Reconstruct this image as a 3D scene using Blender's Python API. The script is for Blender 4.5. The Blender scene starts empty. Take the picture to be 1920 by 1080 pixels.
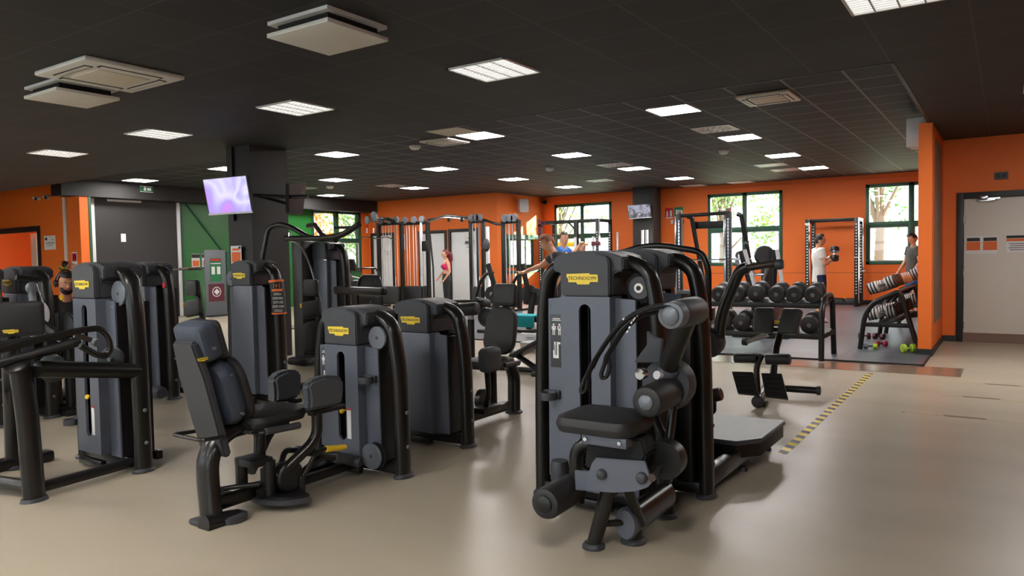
import bpy, bmesh, math, random
from mathutils import Vector, Matrix, Euler
PI = math.pi
R_ = math.radians
random.seed(7)
sc = bpy.context.scene
COL = sc.collection

# ------------------------------------------------------------------ camera
F = 1388.62; CX, CY, CH = 960.0, 540.0, 1.4
def _axes():
    d = lambda p: Vector((p[0] - CX, -(p[1] - CY), -F))
    y = d((1890, 466)).normalized(); x = -d((-1115, 520))
    x = (x - y * x.dot(y)).normalized(); z = x.cross(y)
    return Matrix((x, y, z))
RM = _axes()
cam = bpy.data.cameras.new('camera'); camo = bpy.data.objects.new('camera', cam); COL.objects.link(camo)
camo.matrix_world = Matrix.Translation((0, 0, CH)) @ RM.to_4x4()
cam.sensor_width = 36.0; cam.lens = F / 1920 * 36.0; cam.clip_end = 300
sc.camera = camo
def _ray(px, py): return RM @ Vector((px - CX, -(py - CY), -F))
def onz(px, py, z):
    r = _ray(px, py); return r * ((z - CH) / r.z) + Vector((0, 0, CH))
def ony(px, py, y):
    r = _ray(px, py); return r * (y / r.y) + Vector((0, 0, CH))
def onx(px, py, x):
    r = _ray(px, py); return r * (x / r.x) + Vector((0, 0, CH))

# ------------------------------------------------------------------ world, sun, exposure
w = bpy.data.worlds.new('sky'); sc.world = w; w.use_nodes = True
nt = w.node_tree; bg = nt.nodes['Background']
sky = nt.nodes.new('ShaderNodeTexSky'); sky.sky_type = 'HOSEK_WILKIE'; sky.turbidity = 5.0
sky.sun_direction = Vector((1.25, 1.0, 0.45)).normalized(); sky.ground_albedo = 0.4
mx = nt.nodes.new('ShaderNodeMixRGB'); mx.inputs[0].default_value = 0.55; mx.inputs[2].default_value = (0.80, 0.90, 1.0, 1)
nt.links.new(sky.outputs[0], mx.inputs[1]); nt.links.new(mx.outputs[0], bg.inputs[0]); bg.inputs[1].default_value = 3.0
sun = bpy.data.lights.new('sun', 'SUN'); sun.energy = 14.0; sun.angle = R_(0.6); sun.color = (1.0, 0.93, 0.82)
suno = bpy.data.objects.new('sun', sun); COL.objects.link(suno)
suno.rotation_euler = Vector((-1.25, -1.0, -0.45)).to_track_quat('-Z', 'Y').to_euler(); suno.location = (10, 35, 15)
sc.view_settings.view_transform = 'Standard'; sc.view_settings.look = 'None'
sc.view_settings.gamma = 1.0; sc.view_settings.exposure = 1.75; sc.view_settings.use_curve_mapping = False
cy = sc.cycles; cy.max_bounces = 7; cy.diffuse_bounces = 4; cy.glossy_bounces = 4; cy.transmission_bounces = 4
cy.transparent_max_bounces = 8; cy.caustics_reflective = False; cy.caustics_refractive = False; cy.sample_clamp_indirect = 6.0

# ------------------------------------------------------------------ materials
M = {}
def lin(c): return tuple((v / 255 / 12.92) if v / 255 <= .04045 else ((v / 255 + .055) / 1.055) ** 2.4 for v in c)
def mat(name, c, rough=.5, metal=0., srgb=True, emit=None, es=0., bump=0., bscale=60., var=0., vscale=3., coat=0., spec=.5, alpha=1.):
    m = bpy.data.materials.new(name); m.use_nodes = True; n = m.node_tree; b = n.nodes['Principled BSDF']
    col = (*(lin(c) if srgb else c), 1)
    b.inputs['Base Color'].default_value = col; b.inputs['Roughness'].default_value = rough; b.inputs['Metallic'].default_value = metal
    b.inputs['Coat Weight'].default_value = coat; b.inputs['Specular IOR Level'].default_value = spec
    if emit: b.inputs['Emission Color'].default_value = (*lin(emit), 1); b.inputs['Emission Strength'].default_value = es
    if var or bump:
        tc = n.nodes.new('ShaderNodeTexCoord')
    if var:
        nz = n.nodes.new('ShaderNodeTexNoise'); nz.inputs['Scale'].default_value = vscale; nz.inputs['Detail'].default_value = 5
        cr = n.nodes.new('ShaderNodeMixRGB'); cr.blend_type = 'MULTIPLY'; cr.inputs[0].default_value = 1
        mr = n.nodes.new('ShaderNodeMapRange'); mr.inputs[3].default_value = 1 - var; mr.inputs[4].default_value = 1 + var
        n.links.new(tc.outputs['Object'], nz.inputs['Vector']); n.links.new(nz.outputs[0], mr.inputs[0])
        cr.inputs[1].default_value = col; n.links.new(mr.outputs[0], cr.inputs[2]); n.links.new(cr.outputs[0], b.inputs['Base Color'])
    if bump:
        nb = n.nodes.new('ShaderNodeTexNoise'); nb.inputs['Scale'].default_value = bscale; nb.inputs['Detail'].default_value = 3
        bp = n.nodes.new('ShaderNodeBump'); bp.inputs['Strength'].default_value = bump; bp.inputs['Distance'].default_value = .01
        n.links.new(tc.outputs['Object'], nb.inputs['Vector']); n.links.new(nb.outputs[0], bp.inputs['Height']); n.links.new(bp.outputs[0], b.inputs['Normal'])
    M[name] = m; return m
mat('shroud', (90, 94, 104), .40, .25, var=.04, vscale=1.2)
mat('cap_grey', (52, 53, 57), .5, bump=.05, bscale=300)
mat('tube_black', (30, 28, 26), .30, .3, spec=.55)
mat('steel_black', (22, 21, 21), .4, .2)
mat('upholstery', (27, 26, 26), .55, bump=.12, bscale=260)
mat('pad_grey', (66, 69, 73), .6)
mat('pad_back', (58, 65, 78), .5, .1)
mat('recess', (8, 8, 9), .8)
mat('disc_grey', (104, 108, 114), .45, .3)
mat('yellow', (236, 196, 40), .45)
mat('badge_yellow', (226, 196, 58), .4)
mat('ink', (25, 22, 20), .6)
mat('paper', (222, 222, 220), .7)
mat('paper_orange', (224, 110, 50), .7)
mat('red', (190, 24, 46), .5)
mat('sign_green', (26, 110, 66), .5)
mat('chrome', (200, 202, 206), .16, .95)
mat('white_metal', (210, 210, 212), .4)
mat('white_plastic', (214, 212, 206), .45)
mat('wall_orange', (232, 112, 34), .62, var=.05, vscale=.6, bump=.03, bscale=120)
mat('wall_back', (214, 205, 190), .7)
mat('green_paint', (32, 104, 44), .28, var=.05, vscale=.5)
mat('frame_green', (30, 84, 58), .45)
mat('black_wall', (40, 38, 38), .55, var=.08, vscale=.8)
mat('black_paint', (26, 25, 25), .6)
mat('skirting', (28, 28, 30), .5)
mat('door_white', (212, 204, 192), .5)
mat('rubber', (70, 74, 80), .42, var=.12, vscale=1.6, bump=.06, bscale=90)
mat('mat_edge', (16, 16, 18), .5)
mat('plate_rubber', (40, 40, 42), .5)
mat('skin', (214, 158, 126), .55)
mat('skin_tan', (190, 128, 96), .55)
mat('hair_dark', (28, 22, 20), .6)
mat('hair_red', (110, 20, 30), .5)
mat('hair_ginger', (118, 66, 38), .6)
mat('hair_blond', (150, 120, 90), .6)
mat('cloth_white', (226, 222, 216), .8)
mat('cloth_black', (24, 24, 26), .7)
mat('cloth_grey', (70, 72, 82), .8)
mat('cloth_olive', (82, 82, 78), .8)
mat('cloth_blue', (36, 104, 188), .7)
mat('cloth_navy', (30, 44, 84), .8)
mat('cloth_pink', (206, 34, 92), .7)
mat('cloth_beige', (180, 172, 156), .8)
mat('towel_teal', (20, 150, 160), .85, bump=.3, bscale=200)
mat('lime', (156, 190, 50), .5)
mat('maroon', (88, 24, 40), .5)
mat('pinkish', (196, 60, 90), .5)
mat('eye', (240, 240, 240), .3)
mat('wood', (150, 100, 60), .5)
mat('leaf', (70, 120, 50), .6, var=.35, vscale=2)
mat('leaf_light', (120, 150, 80), .6, var=.35, vscale=2)
mat('leaf_autumn', (190, 120, 50), .6, var=.3, vscale=2)
mat('bark', (110, 100, 88), .9)
mat('ground_out', (170, 176, 150), .9, var=.2, vscale=.4)
mat('building', (225, 220, 210), .8)
mat('lamp_on', (255, 255, 255), .5, emit=(255, 250, 246), es=22.0)
mat('unlit_panel_glow', (235, 235, 232), .5, emit=(255, 250, 240), es=.55)  # switched-off panels: bounced light put in as a weak glow
mat('screen_dark', (14, 14, 16), .25)
mat('brown_grip', (70, 58, 52), .35, .5)

def nodes_mat(name, rough=.4, metal=0.):
    m = bpy.data.materials.new(name); m.use_nodes = True; M[name] = m
    b = m.node_tree.nodes['Principled BSDF']; b.inputs['Roughness'].default_value = rough; b.inputs['Metallic'].default_value = metal
    return m, m.node_tree, b
# resin floor: cloudy beige, slightly wavy gloss
m, n, b = nodes_mat('floor_resin')
tc = n.nodes.new('ShaderNodeTexCoord'); mp = n.nodes.new('ShaderNodeMapping'); mp.inputs['Scale'].default_value = (.55, 1.5, 1)
mp.inputs['Rotation'].default_value = (0, 0, R_(14))
nz = n.nodes.new('ShaderNodeTexNoise'); nz.inputs['Scale'].default_value = 1.0; nz.inputs['Detail'].default_value = 3
cr = n.nodes.new('ShaderNodeValToRGB'); e = cr.color_ramp.elements
e[0].position = .12; e[0].color = (*lin((154, 143, 124)), 1); e[1].position = .92; e[1].color = (*lin((172, 161, 141)), 1)
n.links.new(tc.outputs['Object'], mp.inputs[0]); n.links.new(mp.outputs[0], nz.inputs['Vector']); n.links.new(nz.outputs[0], cr.inputs[0])
n2 = n.nodes.new('ShaderNodeTexNoise'); n2.inputs['Scale'].default_value = 1.6; n2.inputs['Detail'].default_value = 2
mr = n.nodes.new('ShaderNodeMapRange'); mr.inputs[3].default_value = .30; mr.inputs[4].default_value = .46
n.links.new(mp.outputs[0], n2.inputs['Vector']); n.links.new(n2.outputs[0], mr.inputs[0]); n.links.new(mr.outputs[0], b.inputs['Roughness'])
bp = n.nodes.new('ShaderNodeBump'); bp.inputs['Strength'].default_value = .12; bp.inputs['Distance'].default_value = .006
mp2 = n.nodes.new('ShaderNodeMapping'); mp2.inputs['Scale'].default_value = (1.2, 6, 1); mp2.inputs['Rotation'].default_value = (0, 0, R_(12))
n3 = n.nodes.new('ShaderNodeTexNoise'); n3.inputs['Scale'].default_value = 1.4; n3.inputs['Detail'].default_value = 2
n.links.new(tc.outputs['Object'], mp2.inputs[0]); n.links.new(mp2.outputs[0], n3.inputs['Vector']); n.links.new(n3.outputs[0], bp.inputs['Height'])
n.links.new(bp.outputs[0], b.inputs['Normal']); n.links.new(cr.outputs[0], b.inputs['Base Color'])
b.inputs['Specular IOR Level'].default_value = .5; b.inputs['Coat Weight'].default_value = .12; b.inputs['Coat Roughness'].default_value = .24
def tile_mat(name, wx, wy, ox, oy, c1, c2, mort, ms, rough=.7):
    m, n, b = nodes_mat(name, rough)
    tc = n.nodes.new('ShaderNodeTexCoord'); mp = n.nodes.new('ShaderNodeMapping'); mp.inputs['Location'].default_value = (-ox, -oy, 0)
    br = n.nodes.new('ShaderNodeTexBrick'); br.offset = 0; br.squash = 1
    br.inputs['Scale'].default_value = 1; br.inputs['Brick Width'].default_value = wx; br.inputs['Row Height'].default_value = wy
    br.inputs['Mortar Size'].default_value = ms; br.inputs['Mortar Smooth'].default_value = .0
    br.inputs['Color1'].default_value = (*lin(c1), 1); br.inputs['Color2'].default_value = (*lin(c2), 1); br.inputs['Mortar'].default_value = (*lin(mort), 1)
    n.links.new(tc.outputs['Object'], mp.inputs[0]); n.links.new(mp.outputs[0], br.inputs['Vector']); n.links.new(br.outputs[0], b.inputs['Base Color'])
    return m
tile_mat('ceiling_high', .66, .595, -2.85, 9.43, (27, 28, 30), (33, 34, 36), (120, 120, 120), .014)
tile_mat('ceiling_low', .645, .60, -2.81, 5.14, (30, 30, 31), (39, 39, 40), (60, 60, 60), .007)
tile_mat('rubber_tiles', 1.0, .5, -.82, 10.15, (74, 79, 86), (84, 89, 97), (38, 40, 44), .008, .38)
# clear pane: mostly see-through, a little mirror
m = bpy.data.materials.new('glass'); m.use_nodes = True; M['glass'] = m; n = m.node_tree
n.nodes.remove(n.nodes['Principled BSDF']); out = n.nodes['Material Output']
tr = n.nodes.new('ShaderNodeBsdfTransparent'); gl = n.nodes.new('ShaderNodeBsdfGlossy'); gl.inputs['Roughness'].default_value = .02
fr = n.nodes.new('ShaderNodeMath'); fr.operation = 'MULTIPLY_ADD'; fr.inputs[1].default_value = .22; fr.inputs[2].default_value = .03; lw = n.nodes.new('ShaderNodeLayerWeight'); pw = n.nodes.new('ShaderNodeMath'); pw.operation = 'POWER'; pw.inputs[1].default_value = 2.5; n.links.new(lw.outputs['Facing'], pw.inputs[0]); n.links.new(pw.outputs[0], fr.inputs[0]); ms = n.nodes.new('ShaderNodeMixShader'); tr.inputs[0].default_value = (.93, .97, .96, 1)
n.links.new(fr.outputs[0], ms.inputs[0]); n.links.new(tr.outputs[0], ms.inputs[1]); n.links.new(gl.outputs[0], ms.inputs[2]); n.links.new(ms.outputs[0], out.inputs[0])
mat('mirror', (220, 226, 226), .03, 1.0)
# hazard tape: slanted yellow and black stripes
def stripe_mat(name, c1, c2, step, axis=1, slant=.5, worn=0.):
    m, n, b = nodes_mat(name, .45)
    tc = n.nodes.new('ShaderNodeTexCoord'); sp = n.nodes.new('ShaderNodeSeparateXYZ'); n.links.new(tc.outputs['Object'], sp.inputs[0])
    ma = n.nodes.new('ShaderNodeMath'); ma.operation = 'MULTIPLY_ADD'; ma.inputs[1].default_value = slant
    n.links.new(sp.outputs[1 - axis], ma.inputs[0]); n.links.new(sp.outputs[axis], ma.inputs[2])
    mo = n.nodes.new('ShaderNodeMath'); mo.operation = 'PINGPONG'; mo.inputs[1].default_value = step; n.links.new(ma.outputs[0], mo.inputs[0])
    gt = n.nodes.new('ShaderNodeMath'); gt.operation = 'GREATER_THAN'; gt.inputs[1].default_value = step * .5; n.links.new(mo.outputs[0], gt.inputs[0])
    mx = n.nodes.new('ShaderNodeMixRGB'); mx.inputs[1].default_value = (*lin(c1), 1); mx.inputs[2].default_value = (*lin(c2), 1)
    n.links.new(gt.outputs[0], mx.inputs[0]); n.links.new(mx.outputs[0], b.inputs['Base Color'])
stripe_mat('hazard', (222, 196, 70), (34, 30, 28), .085)
stripe_mat('hazard_worn', (176, 160, 130), (112, 84, 70), .30, axis=0)

# ------------------------------------------------------------------ mesh helpers
def rot_to(d):
    return Vector(d).normalized().to_track_quat('Z', 'Y').to_matrix()
def smooth_path(pts, rad=.08, k=5):
    """round the corners of a polyline"""
    pts = [Vector(p) for p in pts]; out = [pts[0]]
    for i in range(1, len(pts) - 1):
        a, b_, c = pts[i - 1], pts[i], pts[i + 1]
        da, dc = (a - b_), (c - b_); r = min(rad, da.length * .48, dc.length * .48)
        p0 = b_ + da.normalized() * r; p1 = b_ + dc.normalized() * r
        for j in range(k + 1):
            t = j / k; out.append(p0 * (1 - t) ** 2 + b_ * 2 * t * (1 - t) + p1 * t * t)
    out.append(pts[-1]); return out
EACH = {'bolt_cover', 'cross_beam', 'edge_strip', 'screw', 'stud', 'shell_screw', 'guide_rod', 'end_pulley', 'side_beam', 'cable', 'hinge', 'base_rail', 'shelf_post', 'arm'}
class MB:
    def __init__(s): s.v = []; s.f = []; s.mi = []; s.mats = []; s.cur = 0
    def use(s, m):
        if m not in s.mats: s.mats.append(m)
        s.cur = s.mats.index(m); return s
    def add(s, vs, fs):
        o = len(s.v); s.v += [tuple(v) for v in vs]
        for f in fs: s.f.append(tuple(o + i for i in f)); s.mi.append(s.cur)
        return s
    def bm(s, b, mtx=None):
        b.verts.ensure_lookup_table(); b.verts.index_update()
        vs = [(mtx @ v.co if mtx else v.co.copy()) for v in b.verts]
        fs = [tuple(v.index for v in f.verts) for f in b.faces]; b.free(); return s.add(vs, fs)
    def box(s, c, d, bev=0., rot=None, seg=2):
        """box of centre c and size d"""
        if bev <= 0:
            x, y, z = d[0] / 2, d[1] / 2, d[2] / 2
            vs = [Vector(((-x, x)[i & 1], (-y, y)[i >> 1 & 1], (-z, z)[i >> 2 & 1])) for i in range(8)]
            if rot is not None: vs = [rot @ v for v in vs]
            c = Vector(c)
            return s.add([v + c for v in vs], [(0, 2, 3, 1), (4, 5, 7, 6), (0, 1, 5, 4), (2, 6, 7, 3), (0, 4, 6, 2), (1, 3, 7, 5)])
        b = bmesh.new(); bmesh.ops.create_cube(b, size=1)
        for v in b.verts: v.co = Vector((v.co.x * d[0], v.co.y * d[1], v.co.z * d[2]))
        bmesh.ops.bevel(b, geom=list(b.edges), offset=min(bev, min(d) * .49), segments=seg, profile=.5, affect='EDGES')
        mt = Matrix.Translation(Vector(c)) @ (rot.to_4x4() if rot is not None else Matrix.Identity(4))
        return s.bm(b, mt)
    def ext(s, a, b_, bev=0.):
        """box from corner a to corner b_"""
        return s.box([(a[i] + b_[i]) / 2 for i in range(3)], [abs(b_[i] - a[i]) for i in range(3)], bev)
    def tube(s, pts, r, seg=12, r2=None, up=None, caps=True, round_ends=False):
        """sweep along pts; r radius or list; r2 second radius (oval), up = direction of r2"""
        pts = [Vector(p) for p in pts]; n_ = len(pts)
        rs = r if isinstance(r, (list, tuple)) else [r] * n_
        if round_ends:
            t0 = (pts[1] - pts[0]).normalized(); t1 = (pts[-1] - pts[-2]).normalized(); ra, rb = rs[0], rs[-1]
            pts = [pts[0] - t0 * 0, pts[0] + t0 * ra * .12, pts[0] + t0 * ra * .4] + pts[1:-1] + [pts[-1] - t1 * rb * .4, pts[-1] - t1 * rb * .12, pts[-1]]
            rs = [ra * .72, ra * .93, ra] + list(rs[1:-1]) + [rb, rb * .93, rb * .72]; n_ = len(pts)
        vs = []; fs = []; nrm = None
        for i in range(n_):
            t = (pts[min(i + 1, n_ - 1)] - pts[max(i - 1, 0)]).normalized()
            if nrm is None:
                u = Vector(up) if up is not None else (Vector((0, 0, 1)) if abs(t.z) < .9 else Vector((0, 1, 0)))
                nrm = (u - t * u.dot(t)).normalized()
            else:
                q = Vector(up) if up is not None else nrm
                nn = q - t * q.dot(t)
                nrm = nn.normalized() if nn.length > 1e-4 else nrm
            bi = t.cross(nrm)
            ra = rs[i]; rb = ra * (r2 / rs[0] if r2 else 1)
            for k in range(seg):
                a = 2 * PI * k / seg; vs.append(pts[i] + bi * (math.cos(a) * ra) + nrm * (math.sin(a) * rb))
        for i in range(n_ - 1):
            for k in range(seg):
                k2 = (k + 1) % seg; fs.append((i * seg + k, i * seg + k2, (i + 1) * seg + k2, (i + 1) * seg + k))
        if caps: fs.append(tuple(range(seg - 1, -1, -1))); fs.append(tuple((n_ - 1) * seg + k for k in range(seg)))
        return s.add(vs, fs)
    def cyl(s, a, b_, r, seg=16, rb=None): return s.tube([a, b_], [r, rb if rb is not None else r], seg)
    def roller(s, a, b_, r, seg=20):
        """padded roll with rounded rims"""
        a, b_ = Vector(a), Vector(b_); L = (b_ - a).length; d = (b_ - a) / L; k = min(r * .35, L * .3)
        P_ = [(0, r * .6), (0, r * .78), (k * .25, r * .92), (k, r), (L / 2, r * 1.01), (L - k, r), (L - k * .25, r * .92), (L, r * .78), (L, r * .6)]
        return s.tube([a + d * p for p, q in P_], [q for p, q in P_], seg) if False else s.lathe(P_, a, d, seg)
    def lathe(s, prof, o, d, seg=20):
        """prof: (distance along axis, radius)"""
        q = rot_to(d); o = Vector(o); vs = []; fs = []
        for h, r in prof:
            for k in range(seg):
                a = 2 * PI * k / seg; vs.append(o + q @ Vector((r * math.cos(a), r * math.sin(a), h)))
        n_ = len(prof)
        for i in range(n_ - 1):
            for k in range(seg):
                k2 = (k + 1) % seg; fs.append((i * seg + k, i * seg + k2, (i + 1) * seg + k2, (i + 1) * seg + k))
        fs.append(tuple(range(seg - 1, -1, -1))); fs.append(tuple((n_ - 1) * seg + k for k in range(seg)))
        return s.add(vs, fs)
    def prism(s, poly, o, ex, ey, th, bev=0.):
        """flat outline poly (2D) in plane (o, ex, ey) given thickness th along ex x ey"""
        ex, ey = Vector(ex).normalized(), Vector(ey).normalized(); nz_ = ex.cross(ey); o = Vector(o)
        b = bmesh.new(); lo = [b.verts.new(o + ex * p[0] + ey * p[1]) for p in poly]; f = b.faces.new(lo)
        r = bmesh.ops.extrude_face_region(b, geom=[f]); top = [g for g in r['geom'] if isinstance(g, bmesh.types.BMVert)]
        bmesh.ops.translate(b, verts=top, vec=nz_ * th)
        bmesh.ops.recalc_face_normals(b, faces=b.faces)
        if bev: bmesh.ops.bevel(b, geom=[e_ for e_ in b.edges], offset=bev, segments=2, affect='EDGES')
        return s.bm(b)
    def plate_hole(s, outer, inner, o, ex, ey, th):
        ex, ey = Vector(ex).normalized(), Vector(ey).normalized(); nz_ = ex.cross(ey); o = Vector(o); b = bmesh.new(); es = []
        for poly in (outer, inner):
            vs = [b.verts.new(o + ex * p[0] + ey * p[1]) for p in poly]
            es += [b.edges.new((vs[i], vs[(i + 1) % len(vs)])) for i in range(len(vs))]
        bmesh.ops.triangle_fill(b, use_beauty=True, use_dissolve=False, edges=es)
        r = bmesh.ops.extrude_face_region(b, geom=list(b.faces)); top = [g for g in r['geom'] if isinstance(g, bmesh.types.BMVert)]
        bmesh.ops.translate(b, verts=top, vec=nz_ * th); bmesh.ops.recalc_face_normals(b, faces=b.faces)
        return s.bm(b)
    def pad(s, c, w_, h_, t, ex, ey, rc=.05, taper=0., puff=1., seg=5):
        """upholstered cushion: width w_ along ex, height h_ along ey, thickness t, rounded corners rc; taper narrows the +ey end"""
        ex, ey = Vector(ex).normalized(), Vector(ey).normalized(); ez = ex.cross(ey); c = Vector(c)
        def ring(ins, off):
            pts = []; W, Hh = w_ / 2 - ins, h_ / 2 - ins; r = max(rc - ins, .004)
            for q, (sx, sy) in enumerate(((1, 1), (-1, 1), (-1, -1), (1, -1))):
                for j in range(seg + 1):
                    a = q * PI / 2 + j / seg * PI / 2
                    x = sx * (W - r) + math.cos(a) * r; y = sy * (Hh - r) + math.sin(a) * r
                    x *= 1 - taper * (y / h_ + .5); pts.append(c + ex * x + ey * y + ez * off)
            return pts
        e_ = min(t * .45, rc * .8)
        lv = [(e_ * 1.2, -t / 2), (e_ * .3, -t / 2 + e_ * .25), (0, -t / 2 + e_), (0, t / 2 - e_), (e_ * .3, t / 2 - e_ * .25), (e_ * 1.2, t / 2 + puff * t * .02)]
        vs = []; fs = []; m_ = 4 * (seg + 1)
        for ins, off in lv: vs += ring(ins, off)
        for i in range(len(lv) - 1):
            for k in range(m_):
                k2 = (k + 1) % m_; fs.append((i * m_ + k, i * m_ + k2, (i + 1) * m_ + k2, (i + 1) * m_ + k))
        fs.append(tuple(range(m_ - 1, -1, -1))); fs.append(tuple((len(lv) - 1) * m_ + k for k in range(m_)))
        return s.add(vs, fs)
    def ball(s, c, r, seg=12, sc_=(1, 1, 1), rot=None):
        b = bmesh.new(); bmesh.ops.create_uvsphere(b, u_segments=seg, v_segments=max(6, seg * 2 // 3), radius=r)
        for v in b.verts: v.co = Vector((v.co.x * sc_[0], v.co.y * sc_[1], v.co.z * sc_[2]))
        mt = Matrix.Translation(Vector(c)) @ (rot.to_4x4() if rot is not None else Matrix.Identity(4)); return s.bm(b, mt)
    def mesh(s, name):
        me = bpy.data.meshes.new(name); me.from_pydata(s.v, [], s.f)
        for mm in s.mats: me.materials.append(M[mm])
        me.polygons.foreach_set('material_index', s.mi); me.polygons.foreach_set('use_smooth', [True] * len(s.f))
        me.update(); me.set_sharp_from_angle(angle=R_(38)); return me
    def islands(s):
        """the separate pieces of this mesh, each on its own"""
        p = list(range(len(s.v)))
        def fd(i):
            while p[i] != i: p[i] = p[p[i]]; i = p[i]
            return i
        for f in s.f:
            for i in f[1:]: p[fd(i)] = fd(f[0])
        g = {}
        for k, f in enumerate(s.f): g.setdefault(fd(f[0]), []).append(k)
        out = []
        for ks in g.values():
            m = MB(); m.mats = s.mats; mp_ = {}
            for k in ks:
                for i in s.f[k]:
                    if i not in mp_: mp_[i] = len(m.v); m.v.append(s.v[i])
                m.f.append(tuple(mp_[i] for i in s.f[k])); m.mi.append(s.mi[k])
            out.append(m)
        return out
    def build(s, name, parent=None, loc=None):
        """link the collected shapes as one mesh object; with a parent, coordinates are the parent's own"""
        if name in EACH and parent is not None:
            for q in s.islands()[1:]: q.build(name + ' ', parent)
            s = s.islands()[0]
        name = name.strip(); o = bpy.data.objects.new(name, s.mesh(name)); COL.objects.link(o)
        if parent is not None: o.parent = parent
        if loc is not None: o.location = loc
        return o
def mb(m): return MB().use(m)
def tag(o, label=None, cat=None, group=None, kind=None):
    if label: o['label'] = label
    if cat: o['category'] = cat
    if group: o['group'] = group
    if kind: o['kind'] = kind
    return o
def thing(name, label, cat, loc=(0, 0, 0), rz=0., group=None):
    o = bpy.data.objects.new(name, None); COL.objects.link(o); o.location = loc; o.rotation_euler = (0, 0, rz); o.empty_display_size = .1
    return tag(o, label, cat, group)
def struct(name, b): return tag(b.build(name), kind='structure')
def copy_tree(o, parent=None):
    c = o.copy(); COL.objects.link(c); c.parent = parent
    for ch in list(o.children): copy_tree(ch, c)
    return c
def solo(name, b, label, cat, loc=(0, 0, 0), group=None, parent=None):
    """one-mesh thing whose coordinates are relative to loc"""
    o = b.build(name, loc=loc); return tag(o, label, cat, group)
def text(name, s_, size, m, parent, o, ex, ey, th=.001, align='CENTER', sx=1.):
    """real lettering, laid on plane (o, ex, ey) in the parent's coordinates"""
    c = bpy.data.curves.new(name, 'FONT'); c.body = s_; c.size = size; c.align_x = align; c.align_y = 'CENTER'; c.extrude = th; c.resolution_u = 2
    t = bpy.data.objects.new(name, c); COL.objects.link(t); dg = bpy.context.evaluated_depsgraph_get()
    me = bpy.data.meshes.new_from_object(t.evaluated_get(dg)); bpy.data.objects.remove(t); bpy.data.curves.remove(c)
    me.name = name; me.materials.clear(); me.materials.append(M[m]); ex, ey = Vector(ex).normalized(), Vector(ey).normalized(); ez = ex.cross(ey)
    mt = Matrix(((ex.x, ey.x, ez.x), (ex.y, ey.y, ez.y), (ex.z, ey.z, ez.z))).to_4x4(); mt.translation = Vector(o)
    me.transform(mt @ Matrix.Diagonal((sx, 1, 1, 1)))
    ob = bpy.data.objects.new(name, me); COL.objects.link(ob); ob.parent = parent; return ob
X, Y, Z = Vector((1, 0, 0)), Vector((0, 1, 0)), Vector((0, 0, 1))

# ------------------------------------------------------------------ room shell
LO, HI = 3.06, 3.38                     # two ceiling levels
BW = 21.2; MW = 18.5; LW = -18.3; SW = -12.9; DW = 13.1; PX = -.85; OW = 8.75; RW = 6.0; FW = -5.0
struct('floor', mb('floor_resin').box((-10, 8, -.1), (40, 34, .2)))
struct('ceiling_low', mb('ceiling_low').ext((-26, FW, LO), (RW, 7.4, LO + .2)).ext((PX, 7.4, LO), (RW, DW + .2, LO + .2))).name = 'ceiling'
struct('ceiling', mb('ceiling_high').ext((-26, 7.4, HI), (PX, BW + .2, HI + .2)))
struct('trim_1', mb('skirting').ext((-26, 7.39, LO - .004), (PX, 7.425, HI)).ext((PX - .035, 7.4, LO - .004), (PX, 12, HI)))
def wall_x(name, y, x0, x1, z0, z1, holes=(), m='wall_orange', th=.25, sgn=1):
    """wall facing -Y (sgn=1, body behind) with rectangular holes (xa, xb, za, zb)"""
    b = mb(m); xs = x0
    for (xa, xb, za, zb) in sorted(holes):
        if xa > xs: b.ext((xs, y, z0), (xa, y + sgn * th, z1))
        if za > z0: b.ext((xa, y, z0), (xb, y + sgn * th, za))
        if zb < z1: b.ext((xa, y, zb), (xb, y + sgn * th, z1))
        xs = xb
    if xs < x1: b.ext((xs, y, z0), (x1, y + sgn * th, z1))
    return struct(name, b)
def wall_y(name, x, y0, y1, z0, z1, holes=(), m='wall_orange', th=-.25):
    b = mb(m); ys = y0
    for (ya, yb, za, zb) in sorted(holes):
        if ya > ys: b.ext((x, ys, z0), (x + th, ya, z1))
        if za > z0: b.ext((x, ya, z0), (x + th, yb, za))
        if zb < z1: b.ext((x, ya, zb), (x + th, yb, z1))
        ys = yb
    if ys < y1: b.ext((x, ys, z0), (x + th, y1, z1))
    return struct(name, b)
W1 = (-7.28, -5.18, 1.05, 3.12); W2 = (-3.08, -.98, 1.05, 3.12); W3 = (-12.45, -10.38, 1.05, 3.10)
struct('roof', mb('building').ext((-27, FW - .3, HI + .21), (RW + .3, BW + .3, HI + .4)))
wall_x('wall_back', BW, SW - .2, RW + .2, 0, HI, [W1, W2, W3])
wall_y('wall_side', SW, MW + .25, BW, 0, HI, m='wall_orange', th=-.2)
D1 = (-18.1, -17.2, 0, 2.22); D2 = (-15.95, -14.95, 0, 2.22); D3 = (-14.7, -13.68, 0, 2.24)
wall_x('wall_middle', MW, LW, SW, 0, HI, [D1, D2, D3])
WL = (16.0, 18.12, 1.0, 3.02)
wall_y('wall_left', LW, OW + .2, MW, 0, HI, [WL, (13.0, 13.7, .0, 2.06)], m='green_paint')
struct('wall_entrance_end', mb('wall_orange').ext((LW, OW, 0), (LW + .42, OW + .2, 3.0)))
wall_x('wall_entrance', OW, -26, LW, 0, HI, [(-22.6, -19.95, 0, 2.26)], th=.2)
DR = (-.56, .46, 0, 2.16)
wall_x('wall_door', DW, PX, RW, 0, LO, [DR], th=.25)
struct('wall_partition', mb('wall_orange').ext((-.99, 11.15, 0), (PX + .02, DW, 3.065)))
wall_y('wall_weights', PX, DW + .01, BW, 0, HI, th=.2)
wall_y('wall_right', RW, FW, BW, 0, HI, th=.25)
wall_x('wall_front', FW, -26, RW, 0, HI, [(-17, -12, .9, 2.9), (-10, -5, .9, 2.9), (-3, 2, .9, 2.9)], th=.25, sgn=-1, m='wall_back')
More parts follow.
